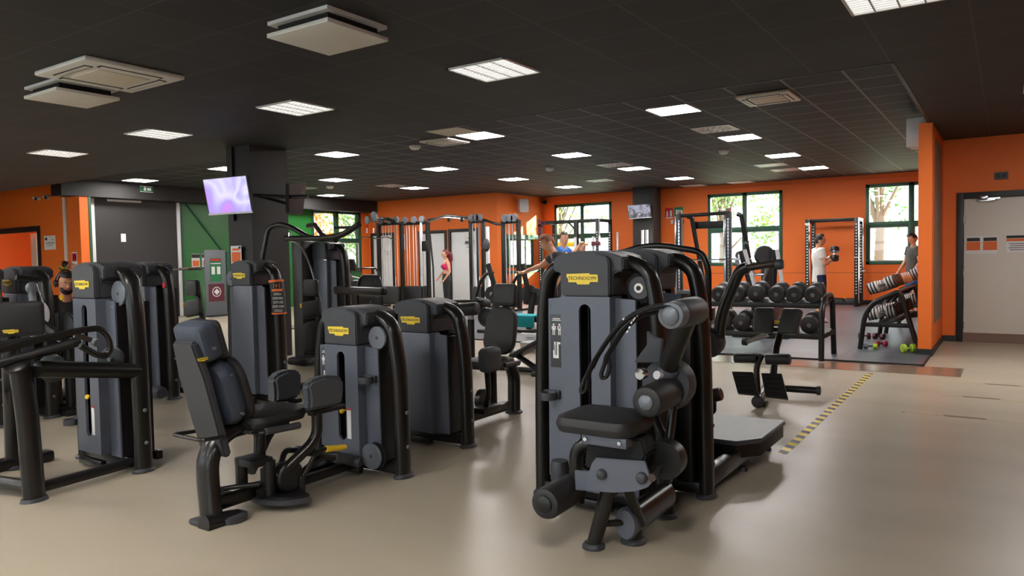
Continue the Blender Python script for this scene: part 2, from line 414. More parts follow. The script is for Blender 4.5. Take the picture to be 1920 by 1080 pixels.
wall_y('wall_far_left', -26, FW, OW, 0, HI, m='wall_orange')
# lowered black beam over the left wall, black roller shutter, orange end of that wall
struct('trim_2', mb('black_paint').ext((LW - .02, 8.35, 3.0), (LW + .46, MW - .02, HI)))
struct('wall_left_end', mb('wall_orange').ext((LW, 18.14, 0), (LW + .02, MW, 3.0)))
struct('wall_shutter', mb('black_wall').ext((LW, 9.25, 0), (LW + .05, 11.4, 3.0)))
struct('trim_3', mb('white_metal').ext((LW + .05, 9.12, 0), (LW + .11, 9.25, 3.0), .01).ext((LW + .05, 11.38, 0), (LW + .11, 11.46, 3.0), .01))
struct('trim_4', mb('frame_green').ext((LW + .40, OW + .2, 0), (LW + .43, OW + .26, 3.0)).ext((LW, 11.5, 0), (LW + .05, 11.56, 3.0)))
struct('trim_5', mb('frame_green').box((LW + .02, 12.25, 2.35), (.03, 1.75, .05), rot=Euler((R_(-50), 0, 0)).to_matrix()).ext((LW, 12.86, 0), (LW + .05, 12.92, 1.7)))
# skirtings
struct('baseboard_back', mb('skirting').ext((SW, BW - .02, 0), (PX, BW, .12)))
struct('baseboard_right', mb('skirting').ext((PX + .02, DW - .015, 0), (-.66, DW, .09)).ext((.56, DW - .015, 0), (RW, DW, .09))
       .ext((-1.0, 11.135, 0), (PX + .035, 11.15, .09)).ext((PX + .02, 11.15, 0), (PX + .035, DW, .09)).ext((-1.005, 11.14, 0), (-.99, DW, .09)))
struct('baseboard_side', mb('skirting').ext((SW, MW, 0), (SW + .02, BW, .1)))
struct('baseboard_middle', mb('skirting').ext((LW, MW - .02, 0), (D1[0] - .08, MW, .1)).ext((D1[1] + .08, MW - .02, 0), (D2[0] - .08, MW, .1)).ext((D3[1] + .08, MW - .02, 0), (SW, MW, .1)))
# thin conduit and panel seam along the window wall
struct('trim_6', mb('wall_orange').ext((SW, BW - .02, 3.255), (PX, BW, 3.27)))
struct('trim_7', mb('skirting').ext((SW, BW - .004, .83), (PX, BW, .838)))
def window(n_, x0, x1, z0, z1, y, mul, bar, ax='x', depth=.10):
    """green steel frame: outer frame, mullion, crossbar, panes"""
    r = tag(bpy.data.objects.new('window_%d' % n_, None), kind='structure'); COL.objects.link(r)
    P3 = (lambda u, d, z: (u, y + d, z)) if ax == 'x' else (lambda u, d, z: (y - d, u, z))
    f = mb('frame_green'); t = .085
    for a, b_ in (((x0, -.02, z0), (x1, depth, z0 + t)), ((x0, -.02, z1 - t), (x1, depth, z1)), ((x0, -.02, z0), (x0 + t, depth, z1)), ((x1 - t, -.02, z0), (x1, depth, z1)),
                  ((mul - .065, -.02, z0), (mul + .065, depth, z1)), ((x0, -.015, bar - .07), (x1, depth, bar + .07))):
        f.ext(P3(*a), P3(*b_), .006)
    f.build('window_frame', r)
    g = mb('glass')
    for xa, xb in ((x0 + t, mul - .065), (mul + .065, x1 - t)):
        for za, zb in ((z0 + t, bar - .07), (bar + .07, z1 - t)): g.ext(P3(xa, .045, za), P3(xb, .051, zb))
    g.build('window_pane', r)
    s_ = mb('white_metal')
    for xa, xb in ((x0 + t, mul - .065), (mul + .065, x1 - t)):
        za, zb = z0 + t, bar - .07
        for a, b_ in (((xa, 0, za), (xb, .03, za + .025)), ((xa, 0, zb - .025), (xb, .03, zb)), ((xa, 0, za), (xa + .025, .03, zb)), ((xb - .025, 0, za), (xb, .03, zb))): s_.ext(P3(*a), P3(*b_))
    s_.build('sash_strip', r)
    return r
window(1, *W1, BW, -6.21, 2.08); window(2, *W2, BW, -2.03, 2.08); window(3, *W3, BW, -11.42, 2.06)
window(4, WL[0], WL[1], WL[2], WL[3], LW, 17.06, 2.06, 'y')
for i, (a, b_) in enumerate(((-17, -12), (-10, -5), (-3, 2))): window(5 + i, a, b_, .9, 2.9, FW - .12, (a + b_) / 2, 1.9)
def door(n_, x0, x1, z1, y, frame_m='skirting', gap=0., fw=.09, leafm='door_white', leaf_in=.02):
    r = tag(bpy.data.objects.new('door_%d' % n_, None), kind='structure'); COL.objects.link(r)
    mb(frame_m).ext((x0 - fw, y - .03, 0), (x0, y + .12, z1 + fw), .004).ext((x1, y - .03, 0), (x1 + fw, y + .12, z1 + fw), .004).ext((x0, y - .03, z1), (x1, y + .12, z1 + fw), .004).build('door_frame', r)
    mb(leafm).ext((x0 + .004, y + leaf_in, gap), (x1 - .004, y + leaf_in + .045, z1 - .004), .004).build('door_leaf', r)
    return r
dr = door(1, DR[0], DR[1], DR[3], DW, gap=.14)
mat('threshold_brown', (120, 92, 76), .5)
mb('threshold_brown').ext((DR[0], DW + .015, 0), (DR[1], DW + .22, .139)).build('threshold', dr)
mb('chrome').box((-.28, DW - .01, 2.12), (.24, .05, .035), .006).box((-.30, DW - .02, 2.165), (.10, .04, .05), .006).box((-.18, DW - .03, 2.145), (.16, .012, .02)).build('door_closer', dr)
hg = mb('chrome')
for z in (.25, 1.1, 1.85): hg.cyl((DR[0] + .006, DW + .005, z - .05), (DR[0] + .006, DW + .005, z + .05), .009)
hg.build('hinge', dr)
mat('door_bright', (226, 226, 228), .4)
door(2, *[D1[0], D1[1], D1[3]], MW, leafm='door_bright'); door(3, D2[0], D2[1], D2[3], MW, leafm='door_bright'); door(4, D3[0], D3[1], D3[3], MW, leafm='door_bright')
d5 = door(5, -22.6, -19.95, 2.26, OW, leafm='door_white', fw=.13)
for c_ in list(d5.children):
    if c_.name.startswith('door_leaf'): bpy.data.objects.remove(c_)
mb('door_white').box((-20.98, OW + .36, 1.12), (.60, .05, 2.24), rot=Euler((0, 0, R_(-12))).to_matrix()).build('door_leaf', d5)
# room behind the left doorway
struct('wall_reception', mb('wall_orange').ext((-26.5, 12.6, 0), (LW - .3, 12.8, HI)).ext((-23.3, 10.6, 0), (-23.1, 12.6, HI)))
struct('wall_reception_left', mb('wall_orange').ext((-26.5, OW + .2, 0), (-26.3, 12.6, HI)))
# floor covering of the weights area
struct('floor_mat', mb('rubber_tiles').ext((SW, 10.15, 0), (PX + .0, BW - .03, .018)))
struct('trim_8', mb('mat_edge').ext((SW, 10.12, 0), (PX + .02, 10.152, .02)).ext((PX, 10.12, 0), (PX + .02, 11.13, .02)))
mat('floor_reflection_band', (128, 104, 88), .2, var=.12, vscale=2)  # brown band: orange reflections on the floor put into the colour
struct('reflection_band', mb('floor_reflection_band').ext((-4.2, 9.42, 0), (-.42, 10.11, .003)))
# black columns
struct('column_1', mb('black_paint').ext((-9.44, 6.70, 0), (-8.9, 7.34, LO)).ext((-9.30, 6.66, 2.0), (-9.26, 6.70, LO))).name = 'trim_10'
struct('trim_11', mb('black_paint').ext((-9.18, 20.15, 0), (-8.55, 20.75, HI)))

# ------------------------------------------------------------------ ceiling fittings
def panel(px, z, sz=.61, on=True, n_=0, label='', cat='ceiling light', group=None):
    pass
def ceiling_panel(x, y, z, on, label, group, sx=.61, sy=.60):
    r = thing('ceiling_light', label, 'light', (x, y, z), 0, group)
    f = mb('white_metal')
    for a, b_ in (((-sx / 2, -sy / 2), (sx / 2, -sy / 2 + .02)), ((-sx / 2, sy / 2 - .02), (sx / 2, sy / 2)), ((-sx / 2, -sy / 2), (-sx / 2 + .02, sy / 2)), ((sx / 2 - .02, -sy / 2), (sx / 2, sy / 2))):
        f.ext((*a, -.012), (*b_, 0))
    f.build('frame', r)
    if on: mb('lamp_on').ext((-sx / 2 + .02, -sy / 2 + .02, -.008), (sx / 2 - .02, sy / 2 - .02, -.002)).build('diffuser', r)
    else:
        mb('unlit_panel_glow').ext((-sx / 2 + .02, -sy / 2 + .02, -.003), (sx / 2 - .02, sy / 2 - .02, -.001)).build('reflector', r)  # faint emission stands in for room light on the unlit panel
        g = mb('white_metal')
        for i in range(1, 4): g.ext((-sx / 2 + sx * i / 4 - .006, -sy / 2 + .02, -.014), (-sx / 2 + sx * i / 4 + .006, sy / 2 - .02, -.003))
        for i in range(1, 12): g.ext((-sx / 2 + .02, -sy / 2 + sy * i / 12 - .002, -.014), (sx / 2 - .02, -sy / 2 + sy * i / 12 + .002, -.003))
        g.build('louvre', r)
    return r
XS = {-3.82: 'right-hand file', -7.1: 'second file from the right', -10.4: 'third file from the right', -13.7: 'fourth file from the right', -17.05: 'far left file'}
ROW = {9.75: 'nearest row', 12.77: 'second row', 15.68: 'third row', 18.5: 'row closest to the windows'}
for x, xn in XS.items():
    for y, yn in ROW.items():
        if (x, y) in ((-13.7, 18.5), (-17.05, 12.77), (-17.05, 18.5)): continue
        ceiling_panel(x, y, HI, True, 'glowing square ceiling light, %s, %s' % (yn, xn), 'lit square ceiling lights')
for x, s_ in ((-3.79, 'unlit louvred ceiling light in front of the black column, rightmost of its row'), (-6.42, 'unlit louvred ceiling light above the sign-hung grey tower'),
              (-9.03, 'unlit louvred ceiling light left of the column, above the left television'), (-11.66, 'unlit louvred ceiling light farthest left, above the orange wall'),
              (-.62, 'unlit louvred ceiling light cut by the top edge of the picture')):
    ceiling_panel(x, 5.44, LO, False, s_[:95], 'unlit louvred ceiling lights')
for x in (-.6, -3.9, -7.2, -10.5, -13.8, -17.1):  # panels added out of view to brighten the foreground
    for y, yn in ((.8, 'behind the camera'), (-2.3, 'far behind the camera')):
        ceiling_panel(x, y, LO, True, 'added unseen square fill light in the low ceiling, %s' % yn, 'added fill lights behind the camera')
for x, nm in ((-12.2, 'first'), (-15.5, 'second'), (-18.8, 'third')):  # unseen panels added to light the left side
    ceiling_panel(x, 2.9, LO, True, 'added unseen square fill light left of the picture, %s of three' % nm, None)
ceiling_panel(-20.0, 10.4, HI, True, 'added unseen fill light in the reception room, right one', None)  # added to brighten the room behind the doorway
ceiling_panel(-23.0, 9.8, HI, True, 'added unseen fill light in the reception room, left one', None)  # second lamp added for more light in that room
ceiling_panel(-21.5, 10.9, HI, True, 'glowing ceiling light in the reception room beyond the left doorway', None)
r = ceiling_panel(.62, 9.45, LO, True, 'glowing oblong ceiling light above the white door', None, 1.0, .5)
tag(mb('white_metal').box((.72, 10.8, LO - .02), (1.15, .12, .04), .01).build('strip_lamp'), 'slim unlit lamp strip on the ceiling near the white door', 'lamp')
def cassette(x, y, z, label, s=.86):
    r = thing('ceiling_air_conditioner', label, 'air conditioner', (x, y, z))
    mb('white_plastic').box((0, 0, -.022), (s, s, .044), .02).build('housing', r)
    mb('wall_back').box((0, 0, -.046), (s * .52, s * .52, .012), .004).build('intake_grille', r)
    for k in range(4):
        a = k * PI / 2; q = Euler((0, 0, a)).to_matrix(); c = q @ Vector((0, s * .37, -.0455))
        o = mb('recess').box(c, (s * .62, .07, .004), rot=q); o.use('white_plastic').box(c + Vector((0, 0, -.002)), (s * .58, .045, .006), rot=q); o.build('air_flap', r)
    return r
cassette(-6.48, 3.48, LO, 'white ceiling air conditioner cassette above the left machines, nearest of three')
cassette(-2.54, 9.71, HI, 'white ceiling air conditioner cassette towards the partition, with dark outlet slots', .66)
cassette(-7.86, 9.78, HI, 'white ceiling air conditioner cassette beside the lit panel near the middle', .62)
tag(mb('wall_back').box((-7.2, 9.18, HI - .006), (.62, .57, .012)).build('ceiling_tile'), 'single pale ceiling tile beside a lit panel', 'ceiling tile')
def diffuser_box(x, y, label):
    r = thing('extractor_panel', label, 'vent', (x, y, LO))
    mb('white_metal').box((0, 0, -.012), (.60, .56, .024)).build('upper_frame', r)
    mb('recess').box((0, 0, -.05), (.50, .46, .06)).build('neck', r)
    mb('white_plastic').box((0, 0, -.095), (.61, .57, .03), .004).build('cover_plate', r)
diffuser_box(-3.98, 3.68, 'white suspended ceiling vent plate at the top of the picture'); diffuser_box(-7.3, 3.55, 'white suspended ceiling vent plate below the air conditioner at left')
def swirl(x, y, s_, label):
    r = thing('air_diffuser', label, 'vent', (x, y, HI), 0, 'swirl air diffusers')
    mb('white_metal').box((0, 0, -.006), (s_, s_ * .92, .012)).build('plate', r)
    g = mb('recess')
    for rr, n_ in ((.13, 8), (.22, 14)):
        for k in range(n_):
            a = 2 * PI * k / n_; q = Euler((0, 0, a + .5)).to_matrix()
            g.box(Vector((math.cos(a) * rr, math.sin(a) * rr, -.0135)), (.075, .014, .002), rot=q)
    g.build('slot', r)
for x, y, l in ((-3.87, 11.65, 'swirl air diffuser between two lit panels, nearest of all, reflecting orange'), (-7.15, 14.78, 'swirl air diffuser beside the lit panel left of the far column'),
                (-13.74, 14.78, 'swirl air diffuser above the cable frames'), (-8.9, 17.52, 'swirl air diffuser above the far television'), (-15.9, 13.6, 'swirl air diffuser just right of the near column')):
    swirl(x, y, .62, l)
for x, y, l in ((-4.44, 17.2, 'plain white ceiling plate left of a lit panel, the nearer of two'), (-4.41, 18.45, 'plain white ceiling plate touching the lit panel nearest the windows'),
                (-7.57, 20.8, 'plain white ceiling plate beside the far column'), (-6.2, 20.8, 'plain white ceiling plate above the middle window')):
    tag(mb('white_metal').box((x, y, HI - .006), (.64, .58, .012)).build('ceiling_plate'), l, 'ceiling plate')
for x, y, l in ((-8.61, 9.89, 'round white smoke detector left of the air conditioner cassette'), (-4.55, 14.18, 'round white smoke detector in the right half of the ceiling'),
                (-8.52, 14.31, 'round smoke detector near the middle of the ceiling'), (-14.99, 13.76, 'round smoke detector beyond the near column')):
    tag(mb('white_plastic').lathe([(0, .10), (.03, .10), (.05, .085), (.07, .06)], (x, y, HI), (0, 0, -1), 20).build('smoke_detector'), l, 'smoke detector')

# ------------------------------------------------------------------ weight machines
def badge(parent, o, ex, ey, wd=.20):
    """yellow stepped maker's plate with black lettering"""
    ex, ey = Vector(ex), Vector(ey); o = Vector(o); k = wd / .20
    pl = [(-.10, .026), (-.088, .026), (.045, .030), (.05, .022), (.098, .022), (.10, .012), (.10, -.020), (.052, -.020), (.044, -.034), (-.03, -.034), (-.038, -.022), (-.088, -.022), (-.092, .004), (-.10, .006)]
    b = mb('badge_yellow').prism([(x * k, y * k) for x, y in pl], o, ex, ey, .003).build('badge', parent)
    text('lettering', 'TECHNOGYM', .0285 * k, 'ink', b, o + ex.cross(ey) * .0035, ex, ey, .0006)
    return b
def slot_outline(w_, z0, z1, n_=8):
    r = w_ / 2; pts = []
    for k in range(n_ + 1): a = PI * k / n_; pts.append((math.cos(a) * r, z1 - r + math.sin(a) * r))
    for k in range(n_ + 1): a = PI + PI * k / n_; pts.append((math.cos(a) * r, z0 + r + math.sin(a) * r))
    return pts
def weight_stack(r, fy, top, zt, pin_z, s=-1):
    """plates, numerals strip and yellow pin behind the slot"""
    st = mb('steel_black'); z = .14; n_ = 0
    while z < zt: st.box((0, fy - s * .12, z + .011), (.15, .18, .021), .002); z += .024; n_ += 1
    st.cyl((-.05, fy - s * .12, .12), (-.05, fy - s * .12, top), .008).cyl((.05, fy - s * .12, .12), (.05, fy - s * .12, top), .008)
    o = st.build('weight_stack', r)
    lb = mb('paper')
    for k in range(n_): lb.box((0.004, fy - s * .0295, .151 + .024 * k), (.016, .002, .009))
    lb.build('weight_marks', o)
    mb('yellow').lathe([(0, .006), (.03, .006), (.031, .014), (.045, .017), (.052, .012)], (.002, fy - s * .02, pin_z), (0, s, 0), 14).build('selector_pin', o)
def placard(r, x, y, zc, w_=.085, h=.30):
    """dark instruction plate with pale figures"""
    p = mb('cap_grey').box((x, y, zc), (w_, .003, h), .001).build('instruction_plate', r)
    g = mb('white_plastic'); yy = y - .0025
    g.box((x, yy, zc + h * .42), (w_ * .55, .001, .006)).box((x, yy, zc + h * .39), (w_ * .7, .001, .004))
    for sx, m_ in ((-1, 'white_plastic'), (1, 'pinkish')):
        cx = x + sx * w_ * .22
        g.use('white_plastic').lathe([(0, .006), (.001, .006)], (cx, yy, zc + h * .31), (0, -1, 0), 10).box((cx, yy, zc + h * .24), (.016, .001, .026)).box((cx - .011, yy, zc + h * .25), (.004, .001, .02)).box((cx + .011, yy, zc + h * .25), (.004, .001, .02))
        g.box((cx - .005, yy, zc + h * .16), (.005, .001, .028)).box((cx + .005, yy, zc + h * .16), (.005, .001, .028))
        g.use(m_).box((cx, yy - .0006, zc + h * .255), (.009, .001, .012))
    g.use('white_plastic').box((x - w_ * .04, yy, zc - .03), (w_ * .34, .001, .05)).box((x + w_ * .2, yy, zc - .012), (.012, .001, .012)).box((x - w_ * .08, yy, zc - .075), (w_ * .42, .001, .045)).use('cap_grey').box((x - w_ * .04, yy - .0006, zc - .04), (.006, .001, .08)).box((x - w_ * .14, yy - .0006, zc - .05), (.003, .001, .06))
    g.build('figures', p)
def bottle_holder(r, x, y, z, s=-1):
    mb('cap_grey').box((x, y - .035 * 0, z), (.10, .02, .05), .004).tube([(x + .045 * math.cos(a), y + s * .045 + s * .045 * math.sin(a), z) for a in [PI * 2 * k / 16 for k in range(17)]], .006, 6, r2=.024, up=Z, caps=False).build('bottle_holder', r)
def tower(name, label, cat, cx, ay, Ht, face=-1, stack=True, disc=None, pin=.42, slot_top=None, holder=None, plate=False, group=None, wing_gap=True):
    """selectorised weight tower; face=-1: slotted front towards -Y, +1: plain back towards -Y"""
    r = thing(name, label, cat, (cx, ay, 0), 0, group)
    def side(sg):
        return [(sg * .375, 0, .012), (sg * .374, 0, .25), (sg * .366, 0, Ht * .55), (sg * .345, 0, Ht - .30), (sg * .310, 0, Ht - .13), (sg * .225, 0, Ht - .072), (sg * .10, 0, Ht - .060)]
    for sg in (-1, 1):
        mb('tube_black').tube(smooth_path(side(sg), .15, 6), .043, 18, r2=.060, up=Y).build('upright_tube', r)
        f = mb('cap_grey').tube([(sg * .377, 0, 0), (sg * .376, 0, .010), (sg * .375, 0, .024)], [.058, .058, .048], 20, r2=.078, up=Y); f.build('foot', r)
        bz = mb('disc_grey')
        for z in (.20, .42): bz.lathe([(0, .013), (.006, .013), (.010, .008)], (sg * .375 + sg * .04 - sg * (.0 if z < .3 else .002), 0, z), (sg, 0, 0), 12)
        bz.build('bolt_cover', r)
    # base rail between the feet
    mb('tube_black').box((0, 0, .055), (.70, .09, .07), .01).box((0, .19, .05), (.5, .05, .06), .008).box((0, -.15, .05), (.3, .04, .05), .008).build('base_frame', r)
    cz = Ht - .245                                            # lower edge of the cap
    pr = [(.150, cz), (.152, Ht - .14), (.170, Ht - .118), (.212, Ht - .112), (.214, Ht - .040), (.16, Ht - .018), (.09, Ht - .005), (0, Ht)]
    prof = pr + [(-x, z) for x, z in reversed(pr[:-1])]
    c = mb('cap_grey').prism(prof, (0, .135, 0), X, Z, .265, .008)
    c.prism([(-.148, cz), (.148, cz), (.150, Ht - .06), (.135, Ht - .034), (.07, Ht - .016), (-.07, Ht - .016), (-.135, Ht - .034), (-.150, Ht - .06)], (0, -.125, 0), X, Z, .04, .007)
    c.build('top_cover', r)
    s = -1
    if face == -1:
        st = slot_top or cz - .045
        outer = [(-.150, .115), (.150, .115), (.150, cz - .004), (-.150, cz - .004)]
        mb('shroud').plate_hole(outer, slot_outline(.072, .23, st), (0, -.145, 0), X, Z, .018).ext((-.150, -.145, .115), (-.132, -.02, cz - .004)).ext((.132, -.145, .115), (.150, -.02, cz - .004)).build('front_panel', r)
        mb('recess').ext((-.13, .10, .12), (.13, .104, cz)).ext((-.131, -.14, .12), (-.128, .10, cz)).ext((.128, -.14, .12), (.131, .10, cz)).build('slot_liner', r)
        weight_stack(r, -.145, cz, st * .46, pin)
        mb('white_metal').box((.064, -.1645, .345), (.036, .002, .20)).use('red').box((.064, -.1647, .438), (.036, .0022, .014)).build('warning_sticker', r)
    else:
        mb('shroud').ext((-.150, -.150, .10), (.150, -.02, cz - .004), .012).build('back_panel', r)
        mb('steel_black').ext((-.13, .10, .10), (.13, .16, cz)).build('inner_panel', r)
    wb = mb('shroud').prism([(-.278, .15), (-.150, .13), (-.150, cz - .012), (-.268, cz - .022)], (0, -.085, 0), X, Z, .012, .002)
    wb.prism([(.150, .10), (.278, .10), (.268, cz - .022), (.150, cz - .012)], (0, -.085, 0), X, Z, .012, .002)
    wb.use('steel_black').ext((-.272, -.085, .12), (-.262, .14, cz - .03)).ext((.262, -.085, .10), (.272, .14, cz - .03)).build('side_panel', r)
    mb('steel_black').ext((-.262, .13, .10), (.262, .142, cz - .03)).build('rear_cover', r)
    sc_ = mb('disc_grey')
    for x in (-.255, .235):
        for z in (cz - .06, .22): sc_.lathe([(0, .006), (.003, .004)], (x, -.098, z), (0, -1, 0), 10)
    sc_.build('screw', r)
    badge(r, (-.02 if face == 1 else -.01, -.1665, cz + (.095 if Ht > 1.3 else .09)), X, Z, .19)
    if plate: placard(r, -.213, -.0995, cz * .78)
    if holder:
        for x, z in holder: bottle_holder(r, x, -.115, z)
    if disc:
        for x, z, rad, y in disc:
            mb('disc_grey').lathe([(0, rad * .96), (.004, rad), (.016, rad), (.020, rad * .96)], (x, y, z), (0, -1, 0), 28).use('recess').lathe([(0, rad * 1.0), (.016, rad * 1.0)], (x + .012, y + .03, z), (0, -1, 0), 24).use('cap_grey').lathe([(0, .012), (.004, .010)], (x, y - .019, z), (0, -1, 0), 12).build('pulley', r)
    return r
def foot_ring(b, p, r=.06):
    b.lathe([(0, r), (.012, r), (.026, r * .8)], (p[0], p[1], p[2] if len(p) > 2 else 0), (0, 0, 1), 18); return b
def loc(r, p): return Vector(p) - r.location

# --- 1. abdominal crunch machine, nearest right
t = tower('abdominal_crunch_machine', 'tall grey abdominal crunch machine with round chest rollers, front slot and small black seat', 'exercise machine', -1.90, 3.70, 1.43, pin=.36, plate=True, holder=[(-.24, .62)])
mb('recess').lathe([(0, .085), (.03, .085), (.035, .075)], (.27, -.01, 1.225), (0, -1, 0), 24).use('cap_grey').lathe([(0, .065), (.01, .06)], (.27, -.045, 1.225), (0, -1, 0), 24).use('white_plastic').lathe([(0, .026), (.004, .026)], (.27, -.056, 1.225), (0, -1, 0), 20).use('ink').lathe([(0, .013), (.006, .013)], (.27, -.057, 1.225), (0, -1, 0), 14).build('cable_wheel', t)
T = t.location
def L(px, py, y): return ony(px, py, y) - T
def LX(px, py, x): return onx(px, py, x) - T
# low side rail with round end cap, running from tower foot to the camera side
rail = mb('tube_black').tube([(.39, .0, .115), (.39, -.49, .115)], .055, 20, r2=.075, up=Z)
rail.build('side_rail', t)
mb('shroud').tube([(.39, -.49, .115), (.39, -.515, .115)], [.060, .052], 20, r2=.080, up=Z).build('rail_end_cap', t)
for p in ((.39, -.42), (.39, .0)):
    foot_ring(mb('cap_grey').use('tube_black').cyl((p[0], p[1], .02), (p[0], p[1], .08), .045).use('cap_grey'), p, .062).build('foot', t)
# splayed front legs below the seat bracket
g = mb('tube_black').tube([(.255, -.58, .01), (.36, -.60, .34)], .036, 16).build('leg', t)
foot_ring(mb('cap_grey'), (.255, -.58), .056).build('foot', t)
mb('tube_black').tube([(.43, -.42, .1), (.43, -.60, .36)], .026, 14).build('leg', t)
mb('tube_black').cyl((.285, -.58, .12), (.40, -.48, .12), .016).build('cross_bar', t)
mb('tube_black').tube(smooth_path([L(1083, 942, 3.12), L(1080, 850, 3.12), L(1092, 832, 3.12), L(1140, 828, 3.16)], .1), .034, 16).build('seat_post', t)
# blue grey bracket plate with two round caps
Yp = 3.02
pl = [ony(px, py, Yp) for px, py in ((1077, 882), (1104, 884), (1110, 868), (1118, 858), (1209, 865), (1222, 905), (1214, 914), (1190, 922), (1150, 924), (1079, 919))]
mb('shroud').prism([(p.x - T.x, p.z) for p in pl], (0, Yp - T.y, 0), X, Z, -.012, .002).build('bracket_plate', t)
mb('recess').prism([(.24, .40), (.50, .40), (.56, .50), (.54, .575), (.26, .545)], (0, -.52, 0), X, Z, .12, .01).build('bracket_body', t)
for px, py, rr in ((1129, 889, .022), (1204, 896, .024)):
    p = L(px, py, Yp); mb('cap_grey').lathe([(0, rr * 1.15), (.012, rr * 1.1), (.02, rr * .9), (.024, rr * .5)], p, (0, -1, 0), 20).build('round_cap', t)
b_ = mb('steel_black')
b_.lathe([(0, .088), (.05, .092), (.08, .088)], L(1246, 862, 3.2) + Vector((0, .06, 0)), (0, -1, 0), 28).build('cam_disc', t)
mb('brown_grip').cyl(L(1222, 896, 3.02), L(1258, 850, 3.5), .018).build('hinge_rod', t)
# seat
sy = 3.07
ps = [ony(px, py, sy) for px, py in ((1056, 800), (1062, 790), (1084, 776), (1110, 772), (1215, 771), (1220, 785), (1196, 812), (1180, 820), (1066, 815))]
mb('upholstery').pad((.335, -.60, .625), .40, .36, .085, X, Y, .09, puff=1.2).build('seat', t)
mb('shroud').box((.40, -.74, .568), (.22, .015, .045), .004).build('seat_bracket', t)
for x in (.31, .48): mb('chrome').lathe([(0, .011), (.008, .009)], (x, -.748, .570), (0, -1, 0), 10).build('bolt', t)
mb('cap_grey').lathe([(0, .028), (.04, .028), (.05, .018)], L(1187, 826, 3.1), (0, -1, 0), 16).build('seat_knob', t)
# lower padded roller in front of the chest, and upper one on the lever head
a0 = L(1211, 755, 3.06); a1 = a0 + Vector((-.01, .42, .005))
mb('upholstery').roller(a0, a1, .072, 26).build('chest_roller', t)
mb('disc_grey').lathe([(0, .036), (.012, .034), (.02, .024), (.022, .0)], a0 + Vector((0, .004, 0)), (0, -1, 0), 22).build('roller_cap', t)
c0 = L(1257, 592, 3.06); c1 = c0 + Vector((-.01, .36, 0))
mb('cap_grey').roller(c0 + Vector((0, .07, 0)), c1, .066, 26).build('lever_sleeve', t)
mb('disc_grey').lathe([(0, .058), (.10, .060), (.11, .057), (.112, .042), (.125, .040), (.135, .026), (.138, 0)], c0 + Vector((0, .11, 0)), (0, -1, 0), 26).build('roller_cap', t)
mb('steel_black').tube([c0 + Vector((0, .22, 0)), L(1270, 640, 3.3), L(1250, 700, 3.36)], [.050, .046, .043], 18, r2=.06, up=Y).use('shroud').cyl(L(1255, 690, 3.34), L(1245, 712, 3.36), .047, 18).build('lever_arm', t)
mb('cap_grey').lathe([(0, .12), (.05, .13), (.10, .12)], L(1262, 716, 3.46), (0, -1, 0), 30).build('pivot_housing', t)
mb('cap_grey').prism([(-.09, .02), (-.02, .11), (-.02, .18), (.02, .15), (.06, .14), (.05, .03)], L(1220, 690, 3.32), X, Z, -.03, .004).build('arm_bracket', t)
mb('chrome').lathe([(0, .026), (.03, .028), (.034, .025)], L(1207, 700, 3.16), (-.2, -1, 0), 20).use('ink').lathe([(0, .005), (.002, .005)], L(1206, 700, 3.115), (-.2, -1, 0), 8).build('adjuster_knob', t)
mb('white_metal').lathe([(0, .018), (.03, .02)], L(1238, 704, 3.24), (-.2, -1, .2), 16).build('limit_stop', t)
mb('tube_black').tube(smooth_path([L(1215, 720, 3.5), L(1228, 790, 3.45), L(1262, 850, 3.42)], .1), .022, 12).tube([L(1262, 760, 3.35), L(1250, 860, 3.30)], .022, 12).build('link_rod', t)
# straps hanging over the roller
def strap(pts, w_=.016, m_='cloth_black', th=.004):
    return mb(m_).tube(smooth_path(pts, .06, 4), th * 2.2, 8, r2=w_ * 1.5, up=Y)
S = [L(1275, 574, 3.10), L(1230, 575, 3.04), L(1185, 592, 3.0), L(1150, 622, 3.0), L(1112, 680, 3.0), L(1098, 712, 3.0)]
o = strap(S).build('strap', t)
strap([L(1098, 708, 3.0), L(1089, 730, 2.99), L(1090, 736, 2.99), L(1098, 733, 3.01), L(1104, 700, 3.01)], .010).build('strap_loop', o)
S2 = [L(1262, 580, 3.13), L(1205, 590, 3.05), L(1172, 614, 3.02), L(1138, 668, 3.02), L(1136, 680, 3.02)]
o2 = strap(S2, .018).build('strap', t)
strap([L(1270, 570, 3.12), L(1215, 574, 3.05), L(1170, 598, 3.04), L(1128, 652, 3.04), L(1110, 690, 3.04)], .014).build('strap', t)
strap([L(1136, 676, 3.02), L(1127, 700, 3.01), L(1128, 709, 3.01), L(1137, 708, 3.03), L(1144, 690, 3.04), L(1140, 668, 3.03)], .010).build('strap_loop', o2)
st = mb('paper')
for px, py in ((1169, 598), (1171, 603), (1150, 620), (1176, 622), (1180, 614), (1184, 605), (1190, 597), (1195, 592), (1139, 641), (1188, 600)): st.box(L(px, py, 3.0) , (.006, .002, .011), rot=Euler((0, R_(35), 0)).to_matrix())
st.build('strap_print', o2)
# ankle roller at lower left
e0 = L(1020, 946, 2.86); e1 = e0 + Vector((-.005, .30, .0))
mb('upholstery').roller(e0, e1, .074, 26).build('ankle_roller', t)
mb('steel_black').lathe([(0, .042), (.010, .040), (.016, .03), (.018, .0)], e0 + Vector((0, .004, 0)), (0, -1, 0), 22).build('roller_cap', t)
mb('cap_grey').cyl(e1 + Vector((0, -.05, 0)), e1 + Vector((0, .14, 0)), .03).lathe([(0, .045), (.05, .05), (.09, .042)], L(1050, 885, 3.22) + Vector((0, 0, -.03)), (0, 0, 1), 18).cyl(L(1040, 895, 3.26), L(1085, 900, 3.2), .028).cyl(e1, L(1050, 895, 3.22), .026).cyl(L(1085, 900, 3.2), L(1110, 895, 3.05), .024).build('roller_arm', t)

